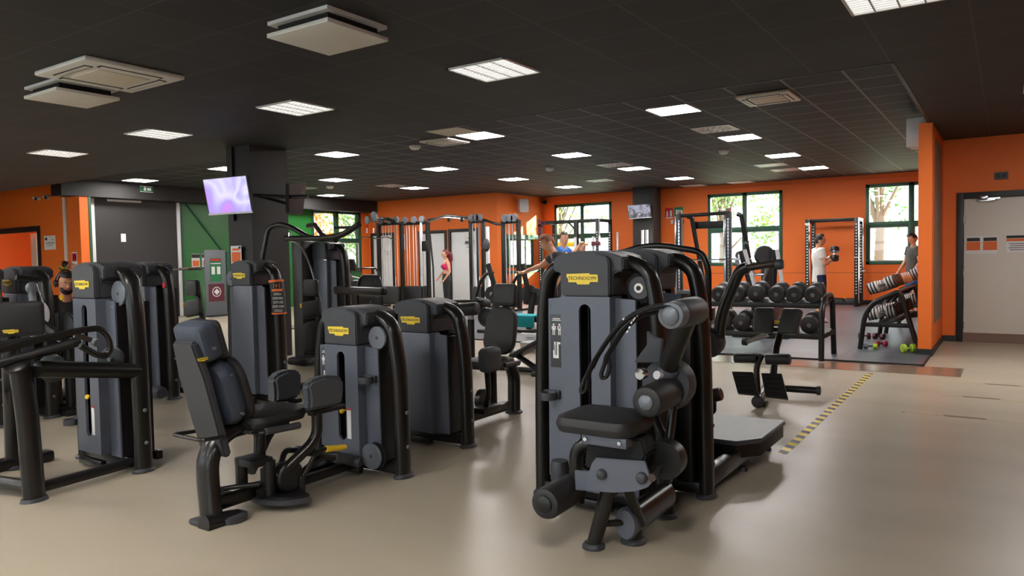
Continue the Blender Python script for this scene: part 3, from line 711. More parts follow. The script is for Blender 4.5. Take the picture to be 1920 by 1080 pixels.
# --- 2. standing hip machine behind it
t = tower('standing_hip_machine', 'tall black standing hip machine with foot platform behind the abdominal crunch machine', 'exercise machine', -1.81, 4.12, 1.44, face=1)
T = t.location
mb('steel_black').ext((.24, -.12, .1), (.33, .14, .98), .01).build('side_casing', t)
mb('tube_black').ext((.33, .03, .05), (.41, 1.25, .15), .015).ext((.16, .03, .05), (.22, 1.25, .14), .012).build('base_rail', t)
mb('steel_black').ext((.20, .1, .02), (.35, .7, .05)).build('base_sheet', t)
q = mb('rubber').prism([(-.55, 0), (.40, 0), (.515, .16), (.515, .75), (-.55, .75)], (0, .50, .185), X, Y, .03, .006)
q.use('steel_black').prism([(-.52, .02), (.39, .02), (.505, .17), (.505, .73), (-.52, .73)], (0, .50, .10), X, Y, .085, .004)
q.build('foot_platform', t)
for p in ((.40, 1.2), (.40, .62)): foot_ring(mb('cap_grey'), p, .03).build('foot', t)
Yg = 4.75
mb('tube_black').tube(smooth_path([L(1120, 500, Yg), L(1170, 470, Yg), L(1230, 458, Yg), L(1315, 472, Yg), L(1328, 500, Yg), L(1329, 598, Yg)], .13, 6), .021, 14).build('hand_rail', t)
mb('brown_grip').ext(L(1304, 577, Yg), L(1336, 602, Yg) + Vector((0, .06, 0)), .006).use('yellow').prism([(-.006, -.008), (.006, -.008), (0, .012)], L(1317, 588, Yg - .004), X, Z, -.001).build('hinge_box', t)
mb('chrome').cyl(L(1325, 602, Yg), L(1325, 690, Yg), .012).cyl(L(1332, 602, Yg), L(1332, 745, Yg), .008).use('steel_black').tube([L(1328, 640, Yg), L(1327, 690, Yg)], .022, 12).use('chrome').lathe([(0, .022), (.02, .024), (.03, .01)], L(1316, 612, Yg), (-.3, -1, 0), 14).lathe([(0, .018), (.02, .02), (.03, .01)], L(1318, 632, Yg), (-.3, -1, 0), 14).build('guide_rod', t)
mb('brown_grip').roller(L(1332, 742, Yg), L(1353, 738, Yg) + Vector((.0, .0, 0)), .045, 18).use('tube_black').tube(smooth_path([L(1340, 748, Yg), L(1340, 772, Yg), L(1330, 777, Yg)], .03), .012, 10).build('foot_peg', t)
Yl = 4.72
mb('tube_black').tube(smooth_path([L(1402, 501, Yl), L(1386, 508, Yl), L(1352, 590, Yl), L(1347, 648, Yl)], .16, 7), .037, 16).build('swing_arm', t)
mb('brown_grip').tube([L(1398, 503, Yl), L(1453, 494, Yl)], .022, 14).use('cap_grey').lathe([(0, .03), (.03, .034), (.05, .026)], L(1453, 496, Yl), (1, .1, 0), 14).build('handle', t)
mb('cap_grey').lathe([(0, .09), (.08, .10), (.12, .08)], L(1336, 640, Yl + .06), (0, -1, 0), 22).cyl(L(1353, 640, Yl), L(1353, 655, Yl), .012).build('arm_hub', t)

# --- 3. adductor machine, low, with a chair facing the tower
t = tower('adductor_machine', 'low grey seated adductor machine with two knee pads and a yellow lever', 'exercise machine', -3.60, 3.52, 1.10, pin=.42,
          disc=[(.245, .90, .075, -.06), (.225, .145, .085, -.12)], plate=True, holder=[(-.27, .42), (.215, .64)])
T = t.location
def A(px, py, x=-3.60): return onx(px, py, x) - T
mb('tube_black').box((.0, -.62, .085), (.09, 1.05, .08), .02).box((.09, -.5, .085), (.05, .8, .06), .015).build('base_boom', t)
mb('tube_black').tube([A(445, 972, -3.5), A(382, 985, -3.5)], .05, 14).use('paper').box((.03, -1.0, .14), (.05, .07, .002)).build('front_rail', t)
mb('tube_black').tube(smooth_path([(.06, -1.17, .015), (.02, -1.16, .22), (.01, -1.15, .36), (0, -1.04, .47), (0, -.86, .475)], .2, 8), .052, 18, r2=.070, up=X).build('rear_column', t)
mb('cap_grey').box((.05, -1.17, .016), (.19, .15, .032), .014).lathe([(0, .085), (.03, .085), (.035, .07)], (.10, -1.08, .0), (0, 0, 1), 24).build('foot', t)
q = mb('cap_grey')
arc = [(math.sin(a) * .25, -math.cos(a) * .25) for a in [R_(-75 + 150 * k / 14) for k in range(15)]]
q.prism([(x + .1, y - .66) for x, y in arc] + [(.1 - .08, -.60)], (0, 0, .035), X, Y, .028, .006).use('steel_black').prism([(x * .88 + .1, y * .88 - .66) for x, y in arc] + [(.02, -.62)], (0, 0, .064), X, Y, .012)
q.build('foot_sector', t)
mb('steel_black').ext((.03, -.84, .07), (.12, -.68, .22), .015).cyl((-.02, -.92, .08), (-.02, -.92, .29), .034).cyl((.11, -.83, .07), (.11, -.83, .27), .036).cyl((.18, -.66, .06), (.18, -.66, .15), .020).lathe([(0, .085), (.05, .09), (.06, .08)], (.12, -.73, .16), (1, 0, 0), 26).box((.04, -.88, .27), (.17, .14, .045), .01).build('pivot_block', t)
mb('tube_black').tube(smooth_path([(.11, -.90, .15), (.03, -1.00, .15), (.0, -1.06, .15)], .05), .015, 10).use('cap_grey').box((.0, -1.08, .145), (.05, .035, .05), .008).build('range_lever', t)
mb('tube_black').tube([(0, -.80, .47), (0, -.81, .26)], .034, 14).build('seat_post', t)
for sg in (1, -1):
    x = .20 * sg
    mb('tube_black').tube(smooth_path([(x * .6 + .02, -.80, .17), (x, -.60, .32), (x, -.55, .38), (x, -.55, .50)], .08, 6), .033, 14).box((x, -.47, .505), (.05, .27, .032), .01).build('knee_arm', t)
for x, y, ang, sx in ((.20, -.50, -6, 1), (-.20, -.46, 12, -1)):
    q = Euler((0, 0, R_(90 + ang))).to_matrix()
    pr = [(-.125, -.09), (.115, -.09), (.132, -.02), (.134, .06), (.105, .086), (.0, .103), (-.10, .088), (-.13, .06), (-.116, -.02)]
    ex = q @ X; o = Vector((x, y, .615)); th = .080
    mb('pad_grey').prism(pr, o - ex.cross(Z) * th / 2, ex, Z, th, .018).build('knee_pad', t)
    mb('chrome').lathe([(0, .011), (.04, .011)], (x - sx * .05, y - .06, .515), (0, 1, 0), 10).build('pad_pin', t)
mb('cap_grey').cyl((-.17, -.52, .505), (.17, -.52, .505), .024).build('pad_shaft', t)
mb('tube_black').tube(smooth_path([(.13, -.70, .14), (.17, -.66, .12), (.20, -.62, .20), (.20, -.56, .27), (.20, -.47, .272)], .05), .013, 10).build('lever', t)
mb('yellow').tube([(.20, -.49, .270), (.20, -.33, .246)], [.020, .017], 14, round_ends=True).build('yellow_grip', t)
for x in (.16, -.16):
    mb('tube_black').tube(smooth_path([(x * .6, -.60, .13), (x, -.50, .22), (x * 1.1, -.36, .18)], .05), .020, 12).use('cap_grey').tube([(x * 1.1, -.40, .19), (x * 1.1, -.26, .15)], [.032, .032], 14, round_ends=True).build('foot_rest', t)
mb('cap_grey').roller((-.02, -.28, .15), (.2, -.20, .12), .036, 16).build('rubber_stop', t)
ey = Vector((0, -.26, 1)).normalized()
mb('upholstery').pad((.0, -.76, .505), .36, .40, .075, X, Vector((0, 1, .02)), .10, puff=1.3).build('seat', t)
mb('cap_grey').box((0, -.82, .455), (.24, .28, .025), .01).build('seat_pan', t)
mb('pad_back').pad((0, -1.055, .69), .31, .38, .13, -X, ey, .12, taper=.12).build('back_shell', t)
mb('upholstery').pad((0, -.99, .70), .34, .40, .05, -X, ey, .13, taper=.10).build('backrest', t)
mb('pad_back').pad((0, -1.175, .985), .26, .21, .12, -X, ey, .04, taper=.05).build('head_rest_shell', t)
mb('upholstery').pad((0, -1.115, .99), .27, .22, .035, -X, ey, .04, taper=.05).build('head_rest', t)
mb('cap_grey').prism([(-.11, -.20), (.11, -.20), (.12, -.02), (.12, .26), (.09, .46), (-.09, .46), (-.12, .26)], Vector((0, -1.115, .55)), -X, ey, -.045, .012).build('back_spine', t)
ch = mb('chrome')
for zz, yy, xx in ((.95, -1.17, .130), (.80, -1.09, .150), (.58, -1.03, .155)): ch.lathe([(0, .012), (.01, .010)], (xx, yy, zz), (1, 0, 0), 10)
ch.build('shell_screw', t)
badge(t, (.125, -1.235, .90), Vector((0, 1, .05)), Z, .06)
gf = mb('tube_black').tube(smooth_path([(.13, -.94, .45), (.20, -.94, .46), (.20, -.86, .46)], .05), .012, 10).build('grip_frame', t)
mb('tube_black').tube(smooth_path([(-.13, -.94, .45), (-.20, -.94, .46), (-.20, -.86, .46)], .05), .012, 10).build('grip_frame', t)
mb('tube_black').tube(smooth_path([(.13, -1.12, .47), (.13, -1.26, .48), (-.13, -1.26, .48), (-.13, -1.12, .47)], .03), .011, 8).build('rear_handle', t)
for x in (.20, -.20): mb('cap_grey').tube([(x, -.92, .462), (x, -.68, .452)], .020, 14, round_ends=True).build('hand_grip', t)

# --- 4. abductor machine back to back with it
def abductor(name, label, cx, ay, group=None):
    t = tower(name, label, 'exercise machine', cx, ay, 1.10, face=1, group=group)
    mb('tube_black').box((0, .58, .085), (.09, 1.0, .08), .02).build('base_boom', t)
    mb('tube_black').tube(smooth_path([(0, 1.18, .015), (0, 1.19, .34), (0, 1.10, .47), (0, .92, .48)], .2, 8), .048, 16, r2=.062, up=X).build('rear_column', t)
    foot_ring(mb('cap_grey'), (0, 1.18), .08).build('foot', t)
    mb('tube_black').tube([(0, .86, .12), (0, .86, .45)], .034, 14).box((.03, .60, .15), (.30, .25, .05), .01).lathe([(0, .09), (.05, .09)], (-.02, .7, .2), (1, 0, 0), 20).build('pivot_block', t)
    for sg in (-1, 1):
        mb('tube_black').tube(smooth_path([(sg * .10, .60, .15), (sg * .20, .52, .30), (sg * .20, .50, .45), (sg * .20, .50, .52)], .08), .024, 12).build('knee_arm', t)
        mb('pad_grey').pad((sg * .23, .50, .58), .12, .20, .20, X, Z, .045).build('knee_pad', t)
        mb('cap_grey').cyl((sg * .21, .74, .50), (sg * .21, .96, .50), .018, 12).build('hand_grip', t)
        mb('tube_black').tube(smooth_path([(sg * .12, 1.0, .46), (sg * .21, .98, .48), (sg * .21, .88, .50)], .04), .012, 10).build('grip_frame', t)
    e = Vector((0, .22, 1)).normalized()
    mb('upholstery').pad((0, .80, .50), .36, .40, .08, X, Y, .09).build('seat', t)
    mb('upholstery').pad((0, .99, .76), .34, .42, .07, X, e, .12, taper=.12).build('backrest', t)
    mb('cap_grey').pad((0, 1.035, .76), .28, .38, .04, X, e, .10).build('back_shell', t)
    mb('upholstery').pad((0, 1.07, 1.07), .24, .20, .07, X, Vector((0, .12, 1)), .035).build('head_rest', t)
    return t
t = abductor('abductor_machine', 'low black abductor machine with its chair facing us, right of the adductor machine', -3.70, 4.34)

# --- 5. leg curl / press machine at left, with crossbar and curved hand rail
t = tower('leg_press_machine', 'tall grey slotted machine at left with a thick boom and curved hand rail', 'exercise machine', -5.22, 2.72, 1.42, pin=.50,
          disc=[(.262, 1.205, .085, -.05)], holder=[(-.25, .30)], group=None)
T = t.location
mb('tube_black').tube([A(70, 692, -4.80), A(262, 695, -4.86)], .05, 18, r2=.052, up=Z).use('disc_grey').lathe([(0, .012), (.008, .010)], A(107, 700, -4.78), (1, -.3, 0), 12).build('boom', t)
mb('tube_black').tube(smooth_path([(.40, -.69, .012), (.385, -.70, .5), (.37, -.72, .80)], .1), .046, 16, r2=.062, up=Y).build('front_post', t)
mb('cap_grey').tube([(.40, -.69, 0), (.40, -.69, .022)], [.062, .055], 20, r2=.078, up=Y).build('foot', t)
mb('steel_black').lathe([(0, .065), (.02, .07), (.035, .05)], (.36, -.73, .80), (.25, -.35, .9), 24).build('post_cap', t)
mb('tube_black').tube([(.30, -.05, .06), (.36, -.66, .06)], .042, 12, r2=.034, up=Z).tube([(.40, -.66, .07), (-.35, -.80, .07)], .042, 12, r2=.034, up=Z).build('base_rail', t)
for px, py, rr in ((102, 690, .088), (213, 672, .082)):
    p = A(px, py, -4.93) ; mb('steel_black').lathe([(0, rr * .95), (.012, rr), (.025, rr), (.03, rr * .9)], p, (.6, -.8, 0), 28).use('disc_grey').lathe([(0, .012), (.03, .012)], p + Vector((.02, -.028, 0)), (.6, -.8, 0), 12).build('stop_disc', t)
xh = -4.72
mb('tube_black').tube(smooth_path([A(-40, 668, xh + .05), A(60, 640, xh), A(150, 619, xh), A(188, 615, xh), A(204, 632, xh), A(207, 655, xh), A(198, 668, xh), A(182, 666, xh), A(150, 648, xh)], .06, 5), .020, 14).build('hand_rail', t)
mb('brown_grip').tube([A(140, 628, xh), A(178, 640, xh)], .016, 12).use('disc_grey').lathe([(0, .026), (.03, .026)], A(176, 640, xh), (.8, .2, -.3), 16).build('grip_pin', t)
mb('steel_black').tube([A(-30, 690, -4.9), A(150, 640, -4.8)], .030, 12).tube([A(-30, 650, -4.9), A(150, 625, -4.85)], .02, 10).build('press_arm', t)

# --- 6. tower behind it with round red sticker, seats beyond
t = tower('chest_press_machine', 'tall grey machine tower with a round red sticker, right of the leg press', 'exercise machine', -7.53, 4.37, 1.42, face=1)
T = t.location
mb('red').lathe([(0, .03), (.002, .03)], (.36, -.062, 1.18), (0, -1, 0), 18).build('round_sticker', t)
mb('cap_grey').roller((.46, -.28, .13), (.62, -.28, .13), .062, 18).build('foot_roller', t)
mb('steel_black').cyl((.3, -.1, .1), (.5, -.25, .12), .03).build('roller_arm', t)
def press_seat(t, dx, dy, yellow=True):
    o = Vector((dx, dy, 0)); e = Vector((-.20, .10, 1)).normalized(); ex = Vector((1, .25, .2)); ex = (ex - e * ex.dot(e)).normalized()
    mb('tube_black').tube(smooth_path([o + Vector((.05, .10, .03)), o + Vector((.05, .10, .5)), o + Vector((-.12, .13, 1.12))], .1), .035, 12).box(o + Vector((.05, -.2, .05)), (.08, .8, .07), .015).box(o + Vector((.05, .1, .04)), (.5, .08, .06), .015).build('seat_frame', t)
    mb('upholstery').pad(o + Vector((.12, -.22, .33)), .32, .36, .08, X, Y, .07).build('seat', t)
    mb('upholstery').pad(o + Vector((.0, .0, .56)), .30, .36, .07, ex, e, .07, taper=.08).build('backrest', t)
    mb('upholstery').pad(o + Vector((-.07, .03, .86)), .25, .20, .07, ex, e, .04).build('shoulder_pad', t)
    mb('upholstery').pad(o + Vector((-.11, .06, 1.10)), .22, .19, .07, X, Z, .035).build('head_rest', t)
    if yellow: mb('yellow').box(o + Vector((-.20, -.0, .90)), (.03, .05, .05), .008).build('adjuster_tab', t)
press_seat(t, -.55, .86)
mb('cap_grey').box((-.35, .66, 1.33), (.30, .18, .02), .006).use('wood').box((-.35, .66, 1.345), (.18, .10, .012)).build('phone_tray', t)

# --- 7. tower with the black and orange notice sleeve
t = tower('shoulder_press_machine', 'tall grey tower with a black and orange notice wrapped round its right tube', 'exercise machine', -6.27, 4.73, 1.42, face=1,
          disc=[(-.275, 1.235, .075, -.06)])
T = t.location
sl = MB().use('ink')
zz = [.90, .92, 1.0, 1.1, 1.195, 1.215]
def tx(z): return .374 - .008 * (z - .25) / .53 if z < .78 else (.366 - .021 * (z - .78) / .34 if z < 1.12 else .345 - .035 * (z - 1.12) / .17)
sl.tube([(tx(z), 0, z) for z in zz], .056, 20, r2=.074, up=Y, caps=False).use('paper_orange').tube([(tx(.9), 0, .89), (tx(.9), 0, .905)], .059, 20, r2=.077, up=Y, caps=False).tube([(tx(1.2), 0, 1.20), (tx(1.21), 0, 1.222)], .059, 20, r2=.077, up=Y, caps=False)
o = sl.build('notice_sleeve', t)
ed = Vector((.55, .62, 0)).normalized(); en = ed.cross(Z)
def sp(z, lift=.0): return Vector((tx(z), 0, z)) + en * (.066 + lift)
for k, s_ in enumerate(('SI PREGA', 'DI RIPORRE', 'TUTTI I PESI', 'DOPO OGNI', 'UTILIZZO')):
    z = 1.085 - k * .040; text('notice_text', s_, .034, 'paper', o, sp(z), ed, Z, .0008, sx=.52)
press_seat(t, -.13, .87)
text('notice_heading', '1+1', .06, 'paper_orange', o, sp(1.165), ed, Z, .0008, sx=.8)
mb('paper_orange').box(sp(1.125, -.001), (.10, .003, .022), rot=Euler((0, 0, math.atan2(ed.y, ed.x))).to_matrix()).build('notice_band', o)

# --- 8. far left machines: two arches, big pad, arm
def arch_machine(name, label, cx, ay, Ht=1.42, group=None): return tower(name, label, 'exercise machine', cx, ay, Ht, face=-1, group=group)
p = onz(85, 545, .9)
t = tower('lat_machine', 'dark tall machine tower near the left edge, just left of the bearded man', 'exercise machine', -7.70, 3.27, 1.40, face=1)
t = tower('row_machine', 'dark tall slotted tower cut by the left edge of the picture', 'exercise machine', -7.66, 2.84, 1.40, face=-1)
T = t.location
mb('disc_grey').tube(smooth_path([A(58, 538, -6.5), A(62, 560, -6.5), A(64, 640, -6.5)], .05), [.05] * 2 + [.03] * 6 if False else .028, 14).ball(A(60, 540, -6.5), .05, 14, (.5, 1, 1)).build('cable_arm', t)
mb('white_metal').ball(A(74, 590, -6.42), .11, 20, (.25, .7, 1.0)).build('hip_guard', t)
mb('chrome').ball(A(76, 606, -6.36), .022, 10).lathe([(0, .02), (.03, .02)], A(64, 608, -6.36), (1, -.5, 0), 12).cyl(A(68, 532, -6.45), A(87, 585, -6.45), .004, 6).build('cable', t)
mb('steel_black').tube([A(70, 600, -6.35), A(105, 625, -6.2)], .032, 14).tube([A(30, 520, -6.3), A(75, 524, -6.3)], .02, 12).build('arm', t)
t = thing('leg_extension_machine', 'black upholstered machine back pad with small yellow maker plate, cut by the left edge', 'exercise machine', (-5.75, 2.35, 0))
T = t.location
c = onx(28, 600, -5.6) - T
mb('upholstery').pad((c.x - .10, c.y, c.z), .42, .24, .12, Vector((.35, 1, 0)), Z, .03).build('backrest', t)
badge(t, (c.x + .0, c.y - .03, c.z - .075), Vector((.35, 1, 0)), Z, .09)
mb('tube_black').tube(smooth_path([(c.x - .12, c.y, 0.02), (c.x - .10, c.y, c.z - .1)], .1), .05, 14).box((c.x - .12, c.y - .2, .04), (.1, .9, .08), .02).build('frame', t)
mb('upholstery').pad((c.x + .0, c.y - .35, .55), .4, .4, .09, X, Y, .08).build('seat', t)
foot_ring(mb('cap_grey'), (c.x - .12, c.y), .07).build('foot', t)

# ------------------------------------------------------------------ machines and frames further back
def at_base(px, py, y):
    p = ony(px, py, y); return Vector((round(p.x, 2), y, 0))
# tall pull-down machine right of the black column
t = tower('vertical_traction_machine', 'extra tall black machine with two curved overhead arms right of the black column', 'exercise machine', -7.66, 6.95, 1.66, face=1)
T = t.location
def L(px, py, y): return ony(px, py, y) - T
for c_ in list(t.children):
    if c_.name.startswith('badge'):
        for d_ in list(c_.children): bpy.data.objects.remove(d_)
        bpy.data.objects.remove(c_)
mb('tube_black').tube(smooth_path([L(492, 720, 6.35), L(491, 489, 6.35), L(503, 428, 6.4), L(522, 420, 6.42), L(545, 425, 6.45), L(580, 446, 6.5), L(630, 450, 6.3)], .12, 6), .034, 14).build('overhead_frame', t)
mb('tube_black').tube(smooth_path([L(536, 447, 6.4), L(600, 447, 6.3), L(640, 442, 6.25), L(673, 421, 6.2)], .15, 6), .036, 14).build('pull_arm', t)
mb('brown_grip').tube(smooth_path([L(578, 423, 6.9), L(592, 422, 6.7), L(606, 442, 6.4)], .05, 5), .034, 12).build('pull_handle', t)
mb('steel_black').tube([L(627, 427, 6.8), L(660, 426, 6.8)], .018, 10).tube([L(660, 426, 6.8), L(630, 446, 6.4)], .018, 10).build('pull_handle', t)
mb('chrome').tube(smooth_path([L(538, 450, 6.4), L(560, 455, 6.4), L(580, 492, 6.4), L(596, 545, 6.4)], .1), .012, 8).cyl(L(543, 436, 6.38), L(543, 447, 6.38), .02).build('linkage', t)
mb('steel_black').ext(L(545, 452, 6.6), L(572, 700, 6.6) + Vector((0, .25, 0)), .03).build('weight_casing', t)
mb('steel_black').box((1.0, -.4, 1.02), (1.1, .10, .10), .03, rot=Euler((0, 0, R_(-12))).to_matrix()).build('cross_arm', t)
# machine with a studded back pad
t = thing('back_extension_machine', 'black machine seen from behind with a rounded studded backrest and two top handles', 'exercise machine', (-8.35, 8.45, 0))
T = t.location
mb('steel_black').pad((0, 0, .84), .50, .62, .05, X, Vector((0, .05, 1)), .16, taper=.12).build('backrest', t)
mb('tube_black').tube(smooth_path([(-.27, -.02, .30), (-.27, -.02, .95), (-.20, 0, 1.15), (.20, 0, 1.15), (.27, -.02, .95), (.27, -.02, .30)], .12, 6), .022, 10).build('pad_frame', t)
b = mb('disc_grey')
for x in (-.15, .15):
    for z in (.62, .82, 1.06): b.lathe([(0, .012), (.006, .009)], (x, -.03, z), (0, -1, 0), 10)
b.lathe([(0, .02), (.008, .014)], (.03, -.03, .74), (0, -1, 0), 12).box((0, -.032, .82), (.42, .004, .008)).build('stud', t)
mb('tube_black').tube(smooth_path([(-.28, .06, 1.22), (-.28, .0, 1.27), (.14, .0, 1.27), (.18, .04, 1.12)], .05), .014, 8).build('top_handle', t)
mb('tube_black').box((0, .1, .06), (.6, .12, .1), .02).box((0, .3, .05), (.1, 1.0, .08), .02).tube([(0, .1, .1), (0, .06, .6)], .05, 12).build('frame', t)
mb('steel_black').ext((-.55, .1, .2), (-.2, .5, 1.08), .05).build('casing', t)
t2 = thing('cross_trainer', 'dark cardio machine with tall grey console box and pale ring before left window', 'cardio machine', (-14.3, 13.0, 0))
T = t2.location
mb('cap_grey').ext(L(619, 487, 13.0), L(641, 540, 13.0) + Vector((0, .25, 0)), .01).build('console_box', t2)
mb('white_metal').tube([L(606, 520, 12.9) + Vector((math.cos(a) * .27, 0, math.sin(a) * .30)) for a in [R_(-100 + 200 * k / 16) for k in range(17)]], .03, 8, r2=.06, up=Y).use('steel_black').tube([L(606, 520, 12.88) + Vector((math.cos(a) * .34, 0, math.sin(a) * .36)) for a in [R_(-110 + 230 * k / 16) for k in range(17)]], .04, 8, r2=.06, up=Y).build('ring_guard', t2)
mb('steel_black').tube([L(612, 492, 12.9), L(600, 505, 12.9), L(585, 495, 12.9)], .04, 8).tube([L(640, 492, 13.1), L(655, 520, 13.1), L(665, 540, 13.1)], .07, 8).ext((-.6, -.3, 0), (.7, .4, .35), .05).box((.1, .05, .6), (.2, .2, .7), .03).build('body', t2)
mb('white_metal').box((.28, -.15, 1.0), (.5, .04, .03), .005).ext((-.35, -.2, .35), (.1, .2, .62), .03).build('trim_panel', t2)
for px, y, l in ((597, 14.2, 'dark treadmill-like cardio machine nearer the green wall'), (652, 13.8, 'dark cardio machine with sloping console under the right half of the left window')):
    t3 = thing('cardio_machine', l, 'cardio machine', at_base(px, 500, y)); T = t3.location
    mb('steel_black').tube([(-.12, .3, .2), (-.1, .1, .9), (.1, 0, 1.25)], .06, 10).box((.05, -.05, 1.28), (.5, .1, .32), .03, rot=Euler((R_(25), 0, R_(10))).to_matrix()).ext((-.3, -.3, .0), (.3, .9, .22), .04).build('body', t3)
    mb('screen_dark').box((.06, -.12, 1.30), (.36, .012, .2), .004, rot=Euler((R_(25), 0, R_(10))).to_matrix()).build('screen', t3)
    mb('white_metal').tube(smooth_path([(-.3, .2, .9), (-.32, -.2, 1.0), (.3, -.2, 1.0), (.32, .2, .9)], .08), .018, 8).build('hand_rail', t3)
tag(mb('cloth_blue').ball((0, 0, .6), .2, 14, (.8, .5, 1.3)).use('white_metal').box((0, 0, .2), (.3, .3, .4), .02).build('bin_bag', loc=at_base(612, 560, 10.5)), 'blue bag on a stand glimpsed between the machines below the left window', 'bag')

# cable station: frames, cross bars, stacks
def cable_frame(name, label, p0, p1, y, h, group=None, rods=3):
    xa, xb = ony(p0, 480, y).x, ony(p1, 480, y).x; t = thing(name, label, 'cable frame', ((xa + xb) / 2, y, 0), 0, group); w_ = (xb - xa) / 2
    for s in (-1, 1): mb('steel_black').ext((s * w_ - .05, -.05, 0), (s * w_ + .05, .05, h), .008).ext((s * w_ - .05, -.4, 0), (s * w_ + .05, .4, .07), .01).build('upright', t)
    mb('steel_black').ext((-w_ - .05, -.05, h - .02), (w_ + .05, .05, h + .07), .01).ext((-w_, -.04, .1), (w_, .04, .2), .01).build('cross_beam', t)
    rd = mb('white_metal')
    for k in range(rods):
        x = -w_ + 2 * w_ * (k + 1) / (rods + 1); rd.cyl((x - .05, 0, .3), (x - .05, 0, h), .010, 8).cyl((x + .05, 0, .3), (x + .05, 0, h), .010, 8)
    rd.build('guide_rod', t)
    st = mb('cap_grey').ext((-w_ * .75, -.1, .15), (w_ * .75, .1, .62), .006); st.use('steel_black')
    for k in range(8): st.ext((-w_ * .76, -.105, .20 + k * .05), (w_ * .76, .105, .204 + k * .05))
    st.build('weight_stack', t)
    for s in (-.6, .1, .7): mb('disc_grey').lathe([(0, .10), (.05, .10)], (s * w_, -.05, h + .12), (0, -1, 0), 18).build('pulley', t)
    mb('cloth_black').cyl((-.5 * w_, -.1, h), (-.5 * w_, -.1, .7), .006, 6).cyl((.6 * w_, -.1, h), (.6 * w_, -.1, .9), .006, 6).build('cable', t)
    return t
ca = cable_frame('cable_station', 'left black cable frame with round grey pulleys, before the leftmost white door', 711, 754, 16.0, 2.42)
cb = cable_frame('cable_station', 'middle black cable frame with chrome rods, left of the woman', 754, 803, 16.4, 2.42)
cc = cable_frame('cable_station', 'black cable frame right of the white doors with white sliding post', 884, 907, 16.4, 2.38)
cd = cable_frame('cable_station', 'rightmost black cable frame with chrome rods in front of the mirror', 945, 973, 16.0, 2.30)
T = cb.location
o = mb('steel_black').tube(smooth_path([L(803, 412, 16.4), L(822, 410, 16.4), L(835, 404, 16.4), L(905, 411, 16.4), L(932, 421, 16.4), L(945, 420, 16.2)], .2), .035, 10)
o.use('chrome').tube(smooth_path([L(803, 416, 16.3), L(832, 407, 16.3), L(905, 414, 16.3)], .2), .018, 8)
for px in (841, 866): o.use('steel_black').cyl(L(px, 408, 16.3), L(px, 416, 16.3), .04, 8)
solo('pull_up_bridge', MB(), '', '') if False else None
ob = o.build('pull_up_bridge', loc=T); tag(ob, 'long bent black bar joining the cable frames above the woman', 'bar')
T = ca.location
mb('steel_black').tube(smooth_path([L(711, 410, 16), L(730, 411, 15.8), L(745, 418, 15.8), L(752, 418, 16)], .1), .05, 10).build('bridge_bar', ca)
mb('disc_grey').lathe([(0, .16), (.06, .16)], L(703, 407, 15.8), (-.3, -1, 0), 20).lathe([(0, .12), (.05, .12)], L(690, 413, 15.8), (-.3, -1, 0), 20).build('end_pulley', ca)
o = solo('lat_bar', mb('chrome').tube(smooth_path([L(675, 447, 15.8) + T, L(690, 444, 15.8) + T, L(705, 448, 15.8) + T, L(725, 444, 15.8) + T, L(738, 449, 15.8) + T], .1), .016, 8).use('cloth_black').cyl(L(695, 412, 15.8) + T, L(695, 446, 15.8) + T, .006, 6).use('white_metal').cyl(L(688, 428, 15.7) + T, L(688, 437, 15.7) + T, .02, 6).cyl(L(700, 428, 15.7) + T, L(700, 437, 15.7) + T, .02, 6), 'chrome wide pull-down bar hanging from the leftmost cable pulley', 'bar')
T = cb.location
mb('steel_black').ext(L(790, 452, 16.2), L(800, 471, 16.2) + Vector((0, .1, 0)), .02).build('carriage', cb)
mb('white_metal').ext(L(787, 415, 16.3), L(793, 560, 16.3) + Vector((0, .06, 0)), .004).build('slide_post', cb)
tr = mb('cloth_black').tube([L(806, 440, 16.2), L(812, 500, 16.2), L(814, 560, 16.2)], .025, 8); tr.build('battle_rope', cb)
T = cc.location
mb('white_metal').ext(L(910, 425, 16.3), L(917, 560, 16.3) + Vector((0, .08, 0)), .004).build('slide_post', cc)
mb('cap_grey').ball(L(912, 460, 16.2), .11, 12, (1, .6, 1.6)).use('brown_grip').cyl(L(903, 466, 16.1), L(912, 466, 16.1), .02, 8).build('carriage', cc)

# half-tilted rowing frames and multi bench area between the towers
for i, (pxa, pya, pxb, pyb, pts, l) in enumerate(((903, 495, 922, 560, [(925, 512), (913, 512), (900, 528), (890, 565)], 'black frame with upright bar and curved arm, left one of two'),
                                            (979, 495, 990, 545, [(985, 513), (972, 515), (962, 530), (960, 560)], 'black frame with upright bar and curved arm, beside the leaning ginger man'))):
    y = 11.2 + i * .3; t = thing('plate_loaded_rower', l, 'exercise machine', at_base(pxb, 560, y), 0, None); T = t.location
    k = 12 if i == 0 else 0
    mb('steel_black').tube([L(pxa + k, pya, y), L(pxb + k, pyb, y), L(pxb + k - 4, pyb + 25, y)], .055, 12, r2=.035, up=Y).build('upright_bar', t)
    mb('tube_black').tube(smooth_path([L(a_, b_, y) for a_, b_ in pts], .12), .032, 10).build('curved_arm', t)
    mb('steel_black').ext((-.22, -.2, 0), (.18, .4, .08), .02).tube([(0, 0, .05), (.05, .1, .75)], .06, 10).build('base', t)
    for dx, dz in ((-.10, .72), (.04, .66)):
        mb('plate_rubber').lathe([(0, .16), (.05, .16)], (dx, .2, dz), (.5, -1, 0), 20).use('chrome').lathe([(0, .04), (.02, .04)], (dx, .14, dz), (.5, -1, 0), 12).build('weight_plate', t)
    mb('white_metal').tube([(-.15, .2, .7), (.12, .3, .72)], .02, 8).build('axle', t)
tb = thing('flat_bench', 'low bench covered by a teal towel, left of the big abdominal crunch machine', 'bench', (-6.55, 9.9, 0))
mb('upholstery').pad((0, 0, .42), 1.2, .30, .08, X, Y, .04).build('seat', tb)
